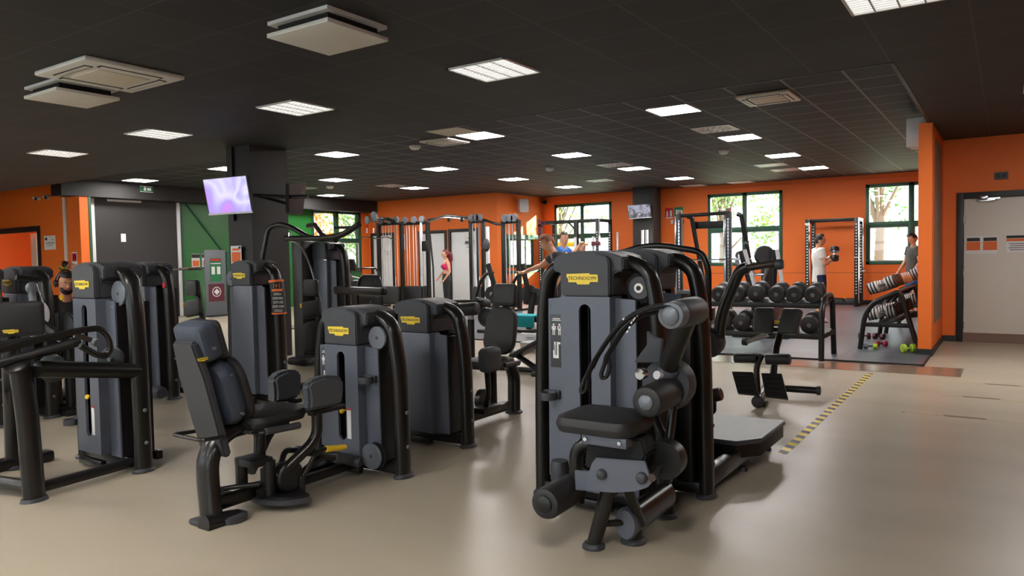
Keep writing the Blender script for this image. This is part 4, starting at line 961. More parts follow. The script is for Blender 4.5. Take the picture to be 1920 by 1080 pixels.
for x in (-.45, .45): mb('steel_black').ext((x - .04, -.2, 0), (x + .04, .2, .05), .01).ext((x - .03, -.03, .04), (x + .03, .03, .39)).build('leg', tb)
tw = mb('towel_teal').pad((0, 0, .475), .62, .36, .022, X, Y, .02).ext((-.31, -.185, .30), (.31, -.168, .475), .006)
solo('towel', tw, 'teal towel draped over the low bench', 'towel', (-6.42, 9.9, 0))
sh = mb('white_metal').tube([(-.5, 0, .25), (.45, 0, .25)], .03, 8).box((0, 0, .14), (.9, .3, .03), .01).box((-.4, 0, .06), (.06, .3, .12)).box((.4, 0, .06), (.06, .3, .12))
solo('step_platform', sh, 'white low step on the floor below the teal towel', 'step', (-5.5, 9.2, 0))
t = thing('leg_extension_bench', 'black roller pads on a chrome post behind the low towers', 'exercise machine', (-5.68, 7.55, 0)); T = t.location
mb('upholstery').roller(L(851, 582, 7.5), L(896, 578, 7.55), .085, 18).build('roller', t)
mb('upholstery').roller(L(890, 568, 7.7), L(915, 572, 7.9), .08, 18).build('roller', t)
mb('steel_black').tube([(-.02, 0, .02), (-.02, 0, .62)], .045, 12).ext((-.6, -.04, 0), (.05, .05, .07), .02).ext((-.6, -.3, .0), (-.5, .4, .07), .02).tube([L(800, 565, 7.7), L(905, 565, 7.7)], .02, 8).build('frame', t)
mb('chrome').tube([(-.02, 0, .60), (-.02, 0, .72)], .035, 12).build('post', t)
mb('cap_grey').ball((-.35, .1, .5), .16, 14, (1, .7, 1)).ball((.12, .15, .64), .13, 14, (1, .7, 1)).build('cam_housing', t)
t = thing('inclined_bench', 'flat black padded board sloping to the floor behind the abductor chair', 'bench', (-4.95, 7.6, 0))
mb('upholstery').pad((.05, .1, .28), .5, .34, .06, Vector((1, 0, .5)), Y, .03).build('board', t)
mb('steel_black').tube([(-.5, .3, .25), (.45, -.25, .04)], .035, 10).ext((-.5, -.06, 0), (.35, .02, .05), .01).ext((.3, -.3, 0), (.36, .2, .05), .01).build('frame', t)

# smith machine and plate-loaded sled, right middle
t = thing('smith_machine', 'silver and black smith machine frame left of the middle window', 'rack', (-4.9, 14.0, 0)); T = t.location
for px, l in ((1275, 0), (1367, 1)):
    x = ony(px, 480, 14).x - T.x
    mb('chrome').ext((x - .09, -.05, 0), (x - .05, .05, 2.15), .004).use('steel_black').ext((x - .045, -.05, 0), (x + .045, .05, 2.2), .006).build('upright', t)
    hb = mb('chrome')
    hb.box((x, -.052, 1.28), (.03, .006, 1.58)); hb.use('ink')
    for k in range(24): hb.box((x + .0, -.055, .53 + k * .065), (.016, .004, .022))
    hb.build('peg_strip', t)
    mb('steel_black').tube(smooth_path([(x + .12, .1, 2.15), (x + .2, .12, 2.12), (x + .36, .3, .9), (x + .38, .3, .02)], .12), .045, 10).build('rear_leg', t)
    mb('chrome').lathe([(0, .05), (.06, .06)], (x, -.02, 2.2), (0, 0, 1), 14).build('cap', t)
mb('steel_black').tube([L(1275, 405, 14), L(1367, 399, 14)], .035, 10).ext(L(1298, 416, 14.2), L(1360, 427, 14.2) + Vector((0, .06, 0)), .01).build('cross_beam', t)
mb('chrome').tube([L(1285, 488, 13.9), L(1408, 485, 13.9)], .014, 8).lathe([(0, .14), (.04, .15), (.08, .14)], L(1382, 486, 13.9), (1, 0, 0), 18).build('barbell', t)
mb('plate_rubber').ext((-.7, -.3, 0), (.2, .2, .12), .02).box((-.35, .0, .5), (.35, .3, .4), .05).build('base', t)
wp = mb('white_metal')
for x in (-9.30, -8.96, -9.52):
    pass
t = thing('hack_squat_sled', 'black and white plate-loaded sled machine with leaning rails below the middle window', 'exercise machine', (-3.3, 12.6, 0)); T = t.location
mb('steel_black').tube([L(1390, 470, 12.6), L(1410, 540, 12.6), L(1425, 590, 12.6)], .06, 10, r2=.04, up=Y).use('white_metal').tube([L(1396, 468, 12.55), L(1422, 560, 12.55)], .035, 8, r2=.02, up=Y).build('rail', t)
mb('steel_black').tube([L(1452, 468, 12.6), L(1448, 560, 12.6)], .06, 10).use('white_metal').tube([L(1457, 468, 12.55), L(1472, 570, 12.55)], .035, 8, r2=.02, up=Y).build('rail', t)
mb('plate_rubber').lathe([(0, .16), (.07, .17), (.12, .15)], L(1432, 480, 12.7), (.5, -1, .2), 16).ext(L(1426, 490, 12.7), L(1442, 560, 12.7) + Vector((0, .2, 0)), .03).build('carriage', t)
mb('chrome').tube([L(1440, 500, 12.5), L(1425, 550, 12.5), L(1415, 558, 12.5)], .03, 8).tube([L(1395, 455, 12.6), L(1405, 455, 12.6)], .03, 8).tube([L(1413, 515, 12.5), L(1432, 515, 12.5)], .02, 8).build('handle', t)
mb('steel_black').ext((-.5, -.4, 0), (.4, .8, .09), .02).ext((-.1, -.2, .05), (.1, .6, .5), .03).build('base', t)

# power rack by the window wall
def power_rack(name, label, x0, x1, y0, y1, h, wht=True):
    t = thing(name, label, 'rack', ((x0 + x1) / 2, (y0 + y1) / 2, 0)); a, b_ = (x1 - x0) / 2, (y1 - y0) / 2
    for sx in (-1, 1):
        for sy in (-1, 1):
            u = mb('steel_black').ext((sx * a - .045, sy * b_ - .045, 0), (sx * a + .045, sy * b_ + .045, h), .004); u.use('paper')
            for k in range(24): u.lathe([(0, .018), (.002, .018)], (sx * a, sy * b_ - .0455, .35 + k * .075), (0, -1, 0), 8)
            u.build('post', t)
        mb('steel_black').ext((sx * a - .04, -b_, h - .09), (sx * a + .04, b_, h), .004).ext((sx * a - .04, -b_, .02), (sx * a + .04, b_, .10), .004).build('side_beam', t)
    mb('steel_black').ext((-a, -b_ - .03, h - .06), (a, -b_ + .03, h), .004).ext((-a, b_ - .03, h - .06), (a, b_ + .03, h), .004).ext((-a, b_ - .03, .02), (a, b_ + .03, .10), .004).build('cross_beam', t)
    mb('white_metal').ext((a + .045, -b_ - .03, .1), (a + .06, -b_ + .04, h), .002).box((a, -b_ - .05, 1.25), (.08, .02, .03)).box((-a, -b_ - .05, h - .12), (.09, .02, .05)).build('edge_strip', t)
    for s in (-1, 1): mb('chrome').box((s * a + .1, 0, .9 if s > 0 else 1.2), (.14, .06, .03), .008).build('bar_catch', t)
    return t
power_rack('power_rack', 'black power rack with white peg holes between the two right-hand windows', -4.30, -3.14, 20.15, 20.85, 2.24)
t = power_rack('squat_rack', 'black and red squat rack in front of the leftmost bright window', -11.60, -9.70, 18.9, 19.7, 2.46)
T = t.location
mb('maroon').ext((-1.0, -.46, 2.0), (-.90, -.42, 2.5)).box((-.83, -.42, 2.36), (.04, .04, .3), rot=Euler((0, R_(45), 0)).to_matrix()).box((.95, -.5, 1.75), (.3, .05, .12), .01).build('red_bracket', t)
mb('steel_black').ext((.20, -.45, 0), (.32, -.35, 2.46), .004).box((.10, -.4, 2.3), (.04, .04, .3), rot=Euler((0, R_(-45), 0)).to_matrix()).build('middle_post', t)
mb('yellow').ext((-.35, -.44, 1.68), (.2, -.40, 1.82), .004).build('yellow_bar', t)
mb('white_metal').ext((.22, -.47, .6), (.30, -.455, 1.95)).ext((.80, -.47, .6), (.88, -.455, 1.95)).build('peg_strip', t)
t = thing('stretching_bars', 'two white upright sleeves against the far black column', 'rack', (-8.98, 19.9, 0))
for px, h in ((1205, 2.05), (1213, 2.05)): mb('white_metal').cyl((ony(px, 450, 19.9).x + 8.98, 0, 1.5), (ony(px, 450, 19.9).x + 8.98, 0, 2.12), .04, 10).build('sleeve', t)
mb('white_metal').box((.0, 0, 1.45), (.55, .1, .22), .02).use('steel_black').ext((-.05, -.05, 0), (.05, .05, 1.45), .01).ext((-.4, -.3, 0), (.4, .2, .05)).build('stand', t)
t = thing('white_pole', 'single white pole standing left of the far black column', 'pole', (-9.75, 20.3, 0))
mb('white_metal').cyl((0, 0, .03), (0, 0, 2.1), .035, 10).lathe([(0, .05), (.06, .05)], (0, 0, 1.5), (0, 0, 1), 10).build('pole', t); mb('steel_black').lathe([(0, .2), (.03, .19)], (0, 0, 0), (0, 0, 1), 18).build('base', t)
# roman chair in front, with thigh pads, ankle rollers and foot plate
t = thing('hyperextension_bench', 'black back extension bench with thigh pads, ankle rollers and foot plates on beige floor', 'bench', (-1.86, 6.85, 0)); T = t.location
y1 = 7.35
mb('tube_black').tube([L(1421, 753, 6.72), (-.16, .95, .10)], .045, 16, r2=.045).build('base_beam', t)
mb('cap_grey').lathe([(0, .052), (.012, .056), (.02, .045)], L(1421, 753, 6.72), (.16, -1, 0), 20).build('beam_end', t)
mb('tube_black').ext((-.045, -.06, 0), (.045, .04, .05), .01).build('foot', t)
mb('tube_black').tube([(-.06, .52, .085), (.36, .56, .085)], .034, 14).use('cap_grey').lathe([(0, .042), (.03, .045), (.035, .035)], (.36, .56, .085), (1, .05, 0), 18).build('stabiliser', t)
mb('tube_black').tube(smooth_path([L(1421, 735, 6.9), L(1418, 690, 6.95), L(1428, 665, 6.95)], .05), .028, 12).build('ankle_post', t)
mb('tube_black').tube([(-.10, .75, .10), (-.12, .98, .42), (-.10, 1.15, .62)], .036, 12).use('chrome').tube([(-.12, .98, .42), (-.115, 1.05, .50)], .030, 12).build('main_post', t)
mb('upholstery').roller(L(1377, 671, 6.95), L(1420, 671, 6.95), .048, 20).build('ankle_roller', t)
mb('upholstery').roller(L(1436, 673, 6.95), L(1482, 674, 6.95), .050, 20).build('ankle_roller', t)
fp = mb('steel_black')
for (a_, b_, c_, d_) in (((1373, 698), (1412, 699), (1424, 742), (1384, 738)), ((1428, 701), (1466, 702), (1478, 749), (1436, 744))):
    P_ = [ony(*q, 6.75) - T for q in (a_, b_)] + [ony(*q, 6.62) - T for q in (c_, d_)]
    n_ = (P_[1] - P_[0]).cross(P_[3] - P_[0]).normalized() * .015
    fp.add([p - n_ for p in P_] + [p + n_ for p in P_], [(0, 1, 2, 3), (7, 6, 5, 4), (0, 4, 5, 1), (1, 5, 6, 2), (2, 6, 7, 3), (3, 7, 4, 0)])
    for k in range(1, 5):
        A_ = P_[0].lerp(P_[3], k / 5); B_ = P_[1].lerp(P_[2], k / 5); fp.tube([A_ + n_ * -1.4 + (B_ - A_) * .15, B_ + n_ * -1.4 - (B_ - A_) * .15], .005, 6)
    fp.build('foot_plate', t); fp = mb('steel_black')
for (pa, pb, w_) in (((1433, 577), (1432, 626), 38), ((1485, 579), (1478, 628), 42)):
    cpt = (ony(*pa, 8.0) + ony(*pb, 7.8)) / 2 - T
    mb('upholstery').pad(cpt, .20, .27, .10, X + Vector((.0, .12 if w_ < 40 else -.12, 0)), Vector((0 if w_ < 40 else .18, .3, 1)), .035).build('thigh_pad', t)
mb('yellow').box(ony(1459, 604, 7.95) - T, (.10, .02, .035), .005).use('tube_black').box(ony(1459, 618, 8.0) - T, (.30, .06, .05), .01).build('pad_bracket', t)
mb('tube_black').tube([L(1400, 641, 9.8) , L(1445, 625, 8.6)], .03, 10).lathe([(0, .05), (.05, .05)], L(1400, 641, 9.8), (-1, .2, 0), 12).build('rear_stabiliser', t)

# ------------------------------------------------------------------ dumbbells and their racks
def round_dumbbell(name, label, cat, group, r, ln=.34, m_='plate_rubber', loc_=(0, 0, 0), rz=0.):
    t = thing(name, label, cat, loc_, rz, group); t.rotation_euler = (R_(10), 0, rz)
    for s in (-1, 1):
        mb(m_).lathe([(0, r * .86), (.012, r), (ln * .30, r), (ln * .30 + .012, r * .8)], (0, s * ln * .5, 0), (0, -s, 0), 22).use('chrome').lathe([(0, r * .9), (.006, r * .9)], (0, s * (ln * .5 - ln * .33), 0), (0, -s, 0), 22).use('disc_grey' if m_ == 'plate_rubber' else m_).lathe([(0, r * .25), (.004, r * .22)], (0, s * ln * .5, 0), (0, s, 0), 14).build('head', t)
    mb('chrome').tube([(0, -ln * .18, 0), (0, 0, 0), (0, ln * .18, 0)], [.014, .017, .014], 12).build('handle', t)
    return t
rk = thing('dumbbell_rack', 'wide black two-tier rack of big round dumbbells behind the back extension bench', 'rack', (-2.95, 10.3, 0))
for x in (-1.35, 1.0):
    mb('steel_black').tube(smooth_path([(x, -.40, .02), (x, -.38, .55), (x, -.30, .74), (x, -.10, .82), (x + .0, .18, .84), (x, .30, .72), (x, .42, .02)], .12), .036, 12, r2=.036).build('end_frame', rk)
    mb('steel_black').ext((x - .03, -.38, .30), (x + .03, .38, .36), .008).build('brace', rk)
def tray(z, y, tilt, m_='plate_rubber'):
    q = Euler((R_(tilt), 0, 0)).to_matrix()
    return mb(m_).box((-.18, y, z), (2.4, .40, .02), rot=q).use('steel_black').box((-.18, y - .19, z - .035 + .0), (2.36, .03, .07), .008).build('tray', rk)
tray(.74, .0, 10); tray(.34, -.02, 10)
first = True
tops = [(1350, .105), (1385, .11), (1420, .115), (1458, .11), (1491, .11), (1526, .108)]
names = ['leftmost', 'second from the left', 'third from the left', 'third from the right', 'second from the right', 'rightmost, nearest the end frame']
for (px, r_), nm in zip(tops, names):
    x = ony(px, 548, 10.2).x
    round_dumbbell('dumbbell', 'big round black dumbbell on the wide rack top tier, ' + nm, 'dumbbell', 'round dumbbells on the top tier', r_, .36, loc_=(x, 10.29, .75 + r_ + .012))
for px, nm in ((1358, 'leftmost'), (1393, 'second from the left'), (1428, 'hidden half behind the thigh pads'), (1478, 'between the two thigh pads'), (1520, 'rightmost')):
    x = ony(px, 600, 10.2).x
    round_dumbbell('dumbbell', 'round black dumbbell with chrome rim on the lower tier, ' + nm, 'dumbbell', 'round dumbbells on the lower tier', .115, .36, loc_=(x, 10.27, .35 + .115 + .014))
# rack running away to the windows, heads of stacked plates
def side_rack(name, label, y0, y1, dx=0.):
    t = thing(name, label, 'rack', (-1.36 + dx, y0, 0)); up = .05 if dx else 0.; ln = y1 - y0
    for y in (0, ln):
        mb('steel_black').tube(smooth_path([(-.37, y, .02), (-.31, y, .50), (-.20, y, .68), (.12, y, .84), (.16, y, .76), (.36, y, .02)], .10), .034, 12).build('end_frame', t)
        mb('steel_black').ext((-.32, y - .03, .34), (.26, y + .03, .40), .008).build('brace', t)
    for (x, z, w_) in ((.0, .80 + up, .34), (.0, .42 + up, .34)):
        q = Euler((0, R_(-22 if z > .6 else -12), 0)).to_matrix()
        mb('steel_black').box((x - .02, ln / 2, z - .02), (w_, ln, .02), rot=q).build('tray', t)
    return t
r1 = side_rack('dumbbell_rack', 'black dumbbell rack seen end-on beside the orange partition, nearer of two', 11.4, 13.3)
r2 = side_rack('dumbbell_rack', 'black dumbbell rack seen end-on beside the orange partition, farther of two', 13.75, 15.5, .04)
def hexish(name, group, r, ln, m1):
    t = thing(name, '', 'dumbbell', (0, 0, 0), 0, group)
    for s in (-1, 1):
        h = mb(m1)
        for k in range(6): h.use(m1 if k % 2 == 0 else ('white_plastic' if m1 == 'plate_rubber' else 'ink')).lathe([(0, r * (1 if k % 2 == 0 else .93)), (.020, r * (1 if k % 2 == 0 else .93))], (s * (ln / 2 - .021 * k), 0, 0), (-s, 0, 0), 18)
        h.build('head', t)
    mb('chrome').cyl((-ln / 2 + .08, 0, 0), (ln / 2 - .08, 0, 0), .015, 10).build('handle', t)
    return t
pr_b = hexish('dumbbell', 'dumbbells on the racks along the partition', .085, .36, 'plate_rubber')
pr_w = hexish('dumbbell', 'dumbbells on the racks along the partition', .085, .34, 'white_metal')
place = []
for y_ in [11.52 + .19 * k for k in range(9)]: place.append((pr_b if y_ < 12.2 else pr_w, y_, .0, 'upper tier', 'nearer rack'))
for y_ in [11.55 + .21 * k for k in range(8)]: place.append((pr_b, y_, 1, 'lower tier', 'nearer rack'))
for y_ in [13.86 + .19 * k for k in range(8)]: place.append((pr_w, y_, .0, 'upper tier', 'farther rack'))
for y_ in [13.90 + .22 * k for k in range(7)]: place.append((pr_b, y_, 1, 'lower tier', 'farther rack'))
used = set(); cnt = {}
ordw = ['nearest', 'second', 'third', 'fourth', 'fifth', 'sixth', 'seventh', 'eighth', 'farthest']
for pr_, y_, low, tn, rn in place:
    k = cnt.get((tn, rn), 0); cnt[(tn, rn)] = k + 1
    o = pr_ if id(pr_) not in used else copy_tree(pr_); used.add(id(pr_))
    z_ = (.925 if not low else .530) + (.05 if 'farther' in rn else 0)
    o.location = (-1.47 + .04 * (y_ - 11.5), y_, z_); o.rotation_euler = (0, R_(-22 if not low else -12), 0)
    o['label'] = '%s dumbbell on the %s of the %s beside the orange partition' % (ordw[k] + (' silver' if pr_ is pr_w else ' black'), tn, rn)
# small coloured dumbbells on the floor
def small_db(px, py, m_, rz, label, r=.045, z=None, m2=None):
    p = onz(px, py, .02); t = thing('small_dumbbell', label, 'dumbbell', (p.x, p.y, .018 + (z if z is not None else r)), R_(rz))
    for s in (-1, 1): mb(m_ if s < 0 or not m2 else m2).lathe([(0, r * .7), (.01, r), (.05, r), (.06, r * .7)], (s * .09, 0, 0), (-s, 0, 0), 6 if m_ != 'lime' else 16).build('head', t)
    mb('chrome' if m_ != 'lime' else 'lime').cyl((-.05, 0, 0), (.05, 0, 0), .013, 8).build('handle', t)
small_db(1621, 636, 'maroon', 15, 'small dark red dumbbell under the end of the rack, left one of the pair', .055)
small_db(1648, 637, 'maroon', -20, 'small dark red dumbbell under the end of the rack, right one of the pair', .055)
small_db(1632, 655, 'disc_grey', 10, 'small dumbbell with one grey and one lime head in front of the red ones', .045, m2='lime')
small_db(1652, 650, 'pinkish', 40, 'small pink dumbbell beside the grey and lime one', .045)
small_db(1703, 661, 'lime', 30, 'small lime green dumbbell at the foot of the rack by the partition', .06)

# ------------------------------------------------------------------ people
def remeshed(b, vox, smooth=2, extra=None):
    """fuse overlapping volumes into one continuous skin"""
    me = bpy.data.meshes.new('tmp'); me.from_pydata(b.v, [], b.f); o = bpy.data.objects.new('tmp', me); COL.objects.link(o)
    m = o.modifiers.new('r', 'REMESH'); m.mode = 'VOXEL'; m.voxel_size = vox
    s_ = o.modifiers.new('s', 'SMOOTH'); s_.factor = .6; s_.iterations = smooth
    dg = bpy.context.evaluated_depsgraph_get(); ev = bpy.data.meshes.new_from_object(o.evaluated_get(dg))
    vs = [v.co.copy() for v in ev.vertices]; fs = [tuple(p.vertices) for p in ev.polygons]
    bpy.data.objects.remove(o); bpy.data.meshes.remove(me); bpy.data.meshes.remove(ev); return vs, fs
BASE = dict(pel=(0, 0, .95), wai=(0, 0, 1.10), che=(0, .01, 1.30), nkb=(0, .02, 1.46), nk=(0, .005, 1.53), hd=(0, -.015, 1.635),
            shl=(.175, .01, 1.43), ell=(.22, .03, 1.14), wrl=(.23, -.06, .89), shr=(-.175, .01, 1.43), elr=(-.22, .03, 1.14), wrr=(-.23, -.06, .89),
            hpl=(.09, 0, .92), knl=(.10, -.01, .50), anl=(.10, .03, .09), hpr=(-.09, 0, .92), knr=(-.10, -.01, .50), anr=(-.10, .03, .09))
def person(label, loc_, rz, h=1.75, pose=None, hair='hair_dark', skin='skin', shirt='cloth_white', sleeve=.55, shirt_end=.86, pants='cloth_navy', pants_to=.62,
           look=(0, 0, 0), beard=False, long_hair=False, crop=False, female=False, vox=.011, shoes='cloth_white', grip=(.6, .6), fold=0.):
    J = {k: Vector(v) for k, v in BASE.items()}; J.update({k: Vector(v) for k, v in (pose or {}).items()})
    r = thing('person', label, 'person', loc_, R_(rz)); r.scale = (h / 1.75,) * 3
    sh = .88 if female else 1.
    B_ = MB().use(skin)
    def torso(b, k, z0, top=True):
        pts = [J['pel'] + Vector((0, 0, -.06)), J['pel'], J['wai'], J['che'], J['che'].lerp(J['nkb'], .6), J['nkb']]
        rs = [.13, .155 if not female else .165, .132 if not female else .115, .165 * sh, .150 * sh, .075]
        if not top: pass
        sel = [(p, q * k + (.0)) for p, q in zip(pts, rs)]
        b.tube([p for p, _ in sel], [q for _, q in sel], 20, r2=sel[0][1] * .68, up=Y)
    torso(B_, 1, 0)
    B_.tube([J['nkb'] - Vector((0, 0, .05)), J['nk'], J['hd'] - Vector((0, 0, .03))], [.062 * sh, .053 * sh, .052 * sh], 14)
    for s in 'lr':
        S_, E_, W_ = J['sh' + s], J['el' + s], J['wr' + s]
        B_.tube([J['nkb'].lerp(S_, .3) - Vector((0, 0, .03)), S_, S_.lerp(E_, .35), E_, E_.lerp(W_, .25), W_], [.055 * sh, .060 * sh, .052 * sh, .038 * sh, .040 * sh, .026 * sh], 12)
        Hp, K_, A_ = J['hp' + s], J['kn' + s], J['an' + s]
        B_.tube([Hp, Hp.lerp(K_, .3), K_, K_.lerp(A_, .3), A_], [.090, .083, .055, .056, .036], 14)
        f = Vector((0, -1, 0)); B_.tube([A_ + Vector((0, .05, -.04)), A_ + Vector((0, -.03, -.035)), A_ + Vector((0, -.16, -.06))], [.034, .040, .026], 10)
        # hand: palm, four curled fingers of different lengths, thumb from the side of the palm
        d = (W_ - E_).normalized(); side = d.cross(Vector((0, 1, 0))); side = (side if side.length > .2 else d.cross(X)).normalized(); up = side.cross(d).normalized()
        g = grip[0 if s == 'l' else 1]
        B_.tube([W_ - d * .01, W_ + d * .04, W_ + d * .085], [.026, .036, .034], 12, r2=.017, up=up)
        for k, ln in enumerate((.068, .078, .072, .056)):
            o = W_ + d * .08 + side * (.027 - .018 * k); a1, a2 = g, g * 2
            p1 = o + (d * math.cos(a1) - up * math.sin(a1)) * ln * .5; p2 = p1 + (d * math.cos(a2) - up * math.sin(a2)) * ln * .5
            B_.tube([o - d * .01, p1, p2], [.0095, .009, .007], 8)
        th = W_ + d * .025 + side * .026; B_.tube([th, th + d * .03 + side * .018 - up * .012 * (1 + g), th + d * .058 + side * .014 - up * .026 * (1 + g)], [.012, .010, .008], 8)
    # head with jaw, brow, nose, ears
    q = Euler([R_(a) for a in look]).to_matrix(); hc = J['hd']
    def hp_(x, y, z): return hc + q @ Vector((x, y, z))
    B_.ball(hc, .100, 18, (.76, .95, 1.12), q).ball(hp_(0, -.030, -.055), .062, 14, (.84, .98, .95), q)
    B_.tube([hp_(0, -.090, .022), hp_(0, -.112, -.020), hp_(0, -.098, -.026)], [.010, .014, .012], 8)
    for sx in (-1, 1): B_.ball(hp_(sx * .077, .006, -.008), .024, 10, (.35, .8, 1.2), q)
    B_.ball(hp_(0, -.091, .033), .03, 8, (1.7, .35, .35), q).ball(hp_(0, -.086, -.060), .020, 8, (1.3, .5, .5), q)
    vs, fs = remeshed(B_, vox, 2); body = mb(skin).add(vs, fs)
    # eyes and lips sit in the same surface
    for sx in (-1, 1):
        body.use('eye').ball(hp_(sx * .030, -.084, .012), .011, 8, (1.2, .6, .75), q).use('ink').ball(hp_(sx * .030, -.090, .012), .0055, 8, (1, .5, 1), q).use(hair).ball(hp_(sx * .031, -.095, .031), .016, 8, (1.2, .25, .22), q)
    body.use('pinkish').ball(hp_(0, -.098, -.052), .018, 8, (1.1, .3, .28), q)
    body.build('body', r)
    # hair
    hb = bmesh.new(); bmesh.ops.create_uvsphere(hb, u_segments=22, v_segments=16, radius=.100)
    kill = [v for v in hb.verts if (v.co.y < -.035 and v.co.z < .052) or (v.co.y < .045 and v.co.z < -.005) or v.co.z < -.062]
    bmesh.ops.delete(hb, geom=kill, context='VERTS')
    for v in hb.verts:
        n_ = (1.07 if hair == 'hair_ginger' else 1) + .05 * math.sin(v.co.x * 190 + v.co.y * 120) * math.cos(v.co.z * 150); v.co = Vector((v.co.x * .84 * n_, v.co.y * 1.04 * n_, v.co.z * 1.20 * n_ + (.012 if v.co.y < 0 and v.co.z > .05 else 0)))
    bmesh.ops.solidify(hb, geom=list(hb.faces), thickness=.012)
    H_ = mb(hair).bm(hb, Matrix.Translation(hc) @ q.to_4x4())
    if long_hair: H_.tube([hp_(0, .07, .05), hp_(.0, .14, -.02), hp_(.01, .15, -.16), hp_(.0, .12, -.28)], [.05, .062, .05, .02], 12).ball(hp_(0, .05, -.02), .085, 14, (.95, .8, 1.2), q)
    H_.build('hair', r)
    if beard:
        bb = bmesh.new(); bmesh.ops.create_uvsphere(bb, u_segments=20, v_segments=12, radius=.068)
        bmesh.ops.delete(bb, geom=[v for v in bb.verts if v.co.z > -.004 + abs(v.co.x) * .5 or (v.co.y > .03)], context='VERTS')
        for v in bb.verts: v.co = Vector((v.co.x * .98, v.co.y * 1.10 - .034, v.co.z * 1.05 - .052))
        bmesh.ops.solidify(bb, geom=list(bb.faces), thickness=.008); mb(hair).bm(bb, Matrix.Translation(hc) @ q.to_4x4()).build('beard', r)
    # shirt
    S_ = mb(shirt)
    if crop:
        S_.tube([J['che'] - Vector((0, 0, .10)), J['che'], J['che'] + Vector((0, 0, .07))], [.146, .160, .148], 20, r2=.108, up=Y)
        for sx in (-1, 1): S_.ball(J['che'] + Vector((sx * .068, -.085, -.005)), .068, 12)
        vs, fs = remeshed(S_, .010, 2); S2 = mb(shirt).add(vs, fs)
        for sx in (-1, 1): S2.tube([J['che'] + Vector((sx * .07, -.10, .05)), J['nkb'] + Vector((sx * .08, -.03, .0)), J['nkb'] + Vector((sx * .075, .07, -.05)), J['che'] + Vector((sx * .06, .115, .04))], .006, 6)
        S2.build('crop_top', r)
    else:
        lo = J['pel'] + Vector((0, 0, shirt_end - .95))
        pts = [lo, J['pel'], J['wai'], J['che'], J['che'].lerp(J['nkb'], .6), J['nkb'] - Vector((0, 0, .01))]
        if (lo - J['pel']).length < .02: pts = pts[1:]; rs = [.172, .158, .180 * sh, .165 * sh, .085]
        else: rs = [.182, .172, .160, .180 * sh, .165 * sh, .085]
        S_.tube(pts, rs, 22, r2=rs[0] * .72, up=Y)
        for s in 'lr':
            A_, E_ = J['sh' + s], J['el' + s]; S_.tube([J['nkb'].lerp(A_, .3) - Vector((0, 0, .03)), A_, A_.lerp(E_, sleeve)], [.066 * sh, .074 * sh, .066 * sh], 14)
        vs, fs = remeshed(S_, .012, 2); mb(shirt).add(vs, fs).build('shirt', r)
    P_ = mb(pants)
    P_.tube([J['pel'] + Vector((0, 0, .15 if female else .07)), J['pel'] + Vector((0, 0, .04)), J['pel'] + Vector((0, 0, -.05))], [.150 if not female else .128, .158, .172], 20, r2=.108 if not female else .094, up=Y)
    for s in 'lr':
        Hp, K_, A_ = J['hp' + s], J['kn' + s], J['an' + s]
        if pants_to <= 1: P_.tube([Hp + (Vector((0, 0, .02))), Hp.lerp(K_, .35), Hp.lerp(K_, pants_to)], [.098, .100, .092], 16)
        else: P_.tube([Hp + Vector((0, 0, .02)), Hp.lerp(K_, .35), K_, K_.lerp(A_, .3), K_.lerp(A_, .93)], [.096, .090, .063, .064, .045], 16)
    vs, fs = remeshed(P_, .012, 2); mb(pants).add(vs, fs).build('trousers' if pants_to > 1 else 'shorts', r)
    for s in 'lr':
        A_ = J['an' + s]; so = mb(shoes).tube([A_ + Vector((0, .07, -.045)), A_ + Vector((0, -.02, -.035)), A_ + Vector((0, -.12, -.05)), A_ + Vector((0, -.19, -.062))], [.036, .048, .042, .024], 12)
        so.tube([A_ + Vector((0, .03, .0)), A_ + Vector((0, .0, -.03))], [.042, .05], 12).build('shoe', r)
    return r
def depth_at(px, py, d): return _ray(px, py) * (d / F) + Vector((0, 0, CH))
# man in white with a dumbbell
p = depth_at(1536, 440, 14.5)
pr = person('person in white t-shirt and navy striped shorts curling a dumbbell', (p.x, p.y, .018), 122, 1.73,
       dict(elr=(-.23, -.02, 1.14), wrr=(-.18, -.21, 1.28), ell=(.23, .0, 1.13), wrl=(.16, -.21, 1.26), knl=(.10, -.05, .50), anl=(.11, .0, .09), anr=(-.11, .06, .09)), shirt_end=.80, pants_to=.85, grip=(1.0, 1.0))
st = mb('cloth_white')
for sx in (-1, 1): st.tube([(sx * .188, -.0, .80), (sx * .196, -.01, .62)], .008, 8, r2=.016, up=Y)
st.build('stripe', pr)
rm = Euler((0, 0, R_(122))).to_matrix()
w_ = Vector((p.x, p.y, .018)) + rm @ Vector((-.155, -.235, 1.34)); 
dbm = round_dumbbell('dumbbell', 'round black dumbbell held upright by the man in white', 'dumbbell', None, .085, .27, loc_=w_); dbm.rotation_euler = (R_(70), 0, 0)
w_ = Vector((p.x, p.y, .018)) + rm @ Vector((.20, -.09, .70))
solo('hand_towel', mb('white_metal').pad((0, 0, 0), .10, .22, .03, rm @ Y, Z, .04), 'small white towel hanging at the waist of the man in white', 'towel', w_)
# man in dark olive by the partition
p = depth_at(1712, 437, 15.2)
person('person in dark grey t-shirt and blue shorts looking down, by the orange partition', (p.x, p.y, .018), -58, 1.74,
       dict(wrr=(-.22, -.20, .93), elr=(-.23, -.04, 1.16), wrl=(.24, -.14, .90)), shirt='cloth_olive', pants='cloth_blue', pants_to=.8, look=(28, 0, 0), hair='hair_dark')
